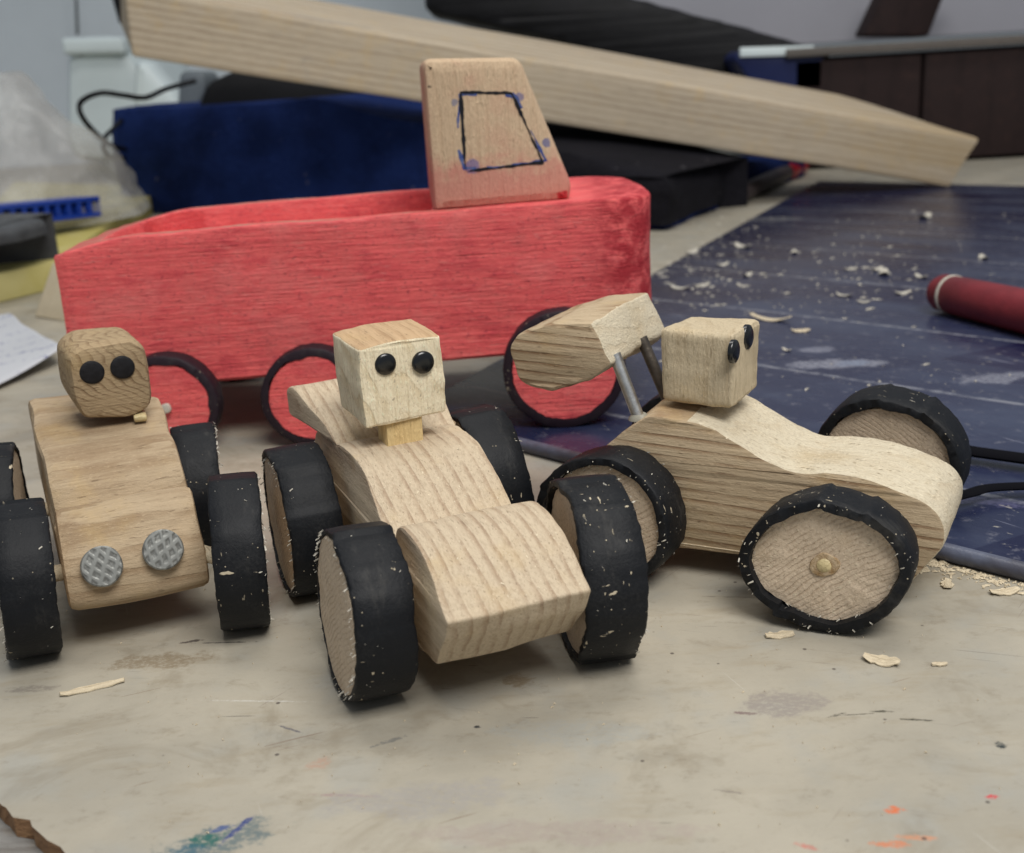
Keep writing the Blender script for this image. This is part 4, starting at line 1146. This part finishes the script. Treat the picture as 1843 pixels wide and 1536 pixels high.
chip('wood_chip', az(1385, 577, .32), 1.7, .5, -40, .12, 7, lab='curly white shaving on the blue board behind the right driver head')
chip('wood_chip', az(1440, 597, .32), .7, .4, -10, .1, 8, lab='pale flake right of the curly white shaving on the board')
brd = [(1530, 486, .8), (1578, 487, .9), (1592, 494, 1.3), (1658, 500, .9), (1520, 533, .9), (1624, 529, .9), (1242, 456, 1.3), (1430, 456, .9), (1337, 446, 1.5), (1225, 520, 1.2),
       (1262, 516, 1.0), (1345, 497, .8), (1770, 466, 1.0), (1416, 632, .5), (1555, 545, .7), (1300, 478, .9), (1665, 392, 1.6)]
for i, (u, v, L_) in enumerate(brd):
    chip('wood_flake', az(u, v, .32), L_ * .8, L_ * .42, 37 * i % 180, .16, 20 + i, mat=DUSTW, lab='small pale wood flake scattered on the blue board', group='wood flakes scattered on the blue board')

# sawdust: nobody could count it
random.seed(77)
def dust(name, pts, mat, label):
    vs = []; fs = []
    for (p, s_) in pts:
        a = random.random() * pi; b = V((cos(a), sin(a), 0)); c = V((-sin(a), cos(a), 0))
        l_ = s_ * (.5 + random.random()); w_ = s_ * (.2 + .4 * random.random()); h_ = s_ * .3 * random.random() + .01
        n0 = len(vs)
        for (x, y, z) in ((-l_, -w_, 0), (l_, -w_ * .6, h_ * .5), (l_ * .8, w_, 0), (-l_ * .7, w_, h_ * .6), (0, 0, h_ + .02)):
            vs.append(p + b * x + c * y + V((0, 0, z + .006)))
        for f in ((0, 1, 4), (1, 2, 4), (2, 3, 4), (3, 0, 4), (0, 3, 2, 1)): fs.append(tuple(n0 + k for k in f))
    tag(mesh(name, vs, fs, mat, None, smooth=False), label, 'sawdust', kind='stuff')
e0, e1 = az(1655, 1004), az(1900, 1066)
pts_ = []
for i in range(260):
    t = random.random() ** 1.0; p = e0.lerp(e1, t); nn = V((-.72, -.69, 0))
    pts_.append((p + nn * abs(random.gauss(0, .28)) + V((0, 0, 0)), .03 + .07 * random.random() ** 2))
for i in range(70):
    p = az(1640 + random.random() * 70, 990 + random.random() * 40); pts_.append((p, .04 + .08 * random.random()))
for i in range(160):
    p = az(random.uniform(100, 1800), random.uniform(1060, 1500)); pts_.append((p, .008 + .02 * random.random() ** 2))
dust('sawdust', pts_, W_CHIP, 'fine sawdust along the near edge of the blue board')
pts_ = []
for i in range(400):
    r_ = random.random()
    if r_ < .45: u, v = random.gauss(1270, 70), random.gauss(480, 45)
    elif r_ < .75: u, v = random.gauss(1560, 90), random.gauss(490, 40)
    else: u, v = random.uniform(1190, 1843), random.uniform(380, 720)
    if v < 372 or u < 1150: continue
    p = az(u, v, .32)
    pts_.append((p, (.05 + .16 * random.random() ** 3) * (1 if v < 560 else .6)))
dust('sawdust_on_board', pts_, DUSTW, 'white wood dust scattered over the blue board')
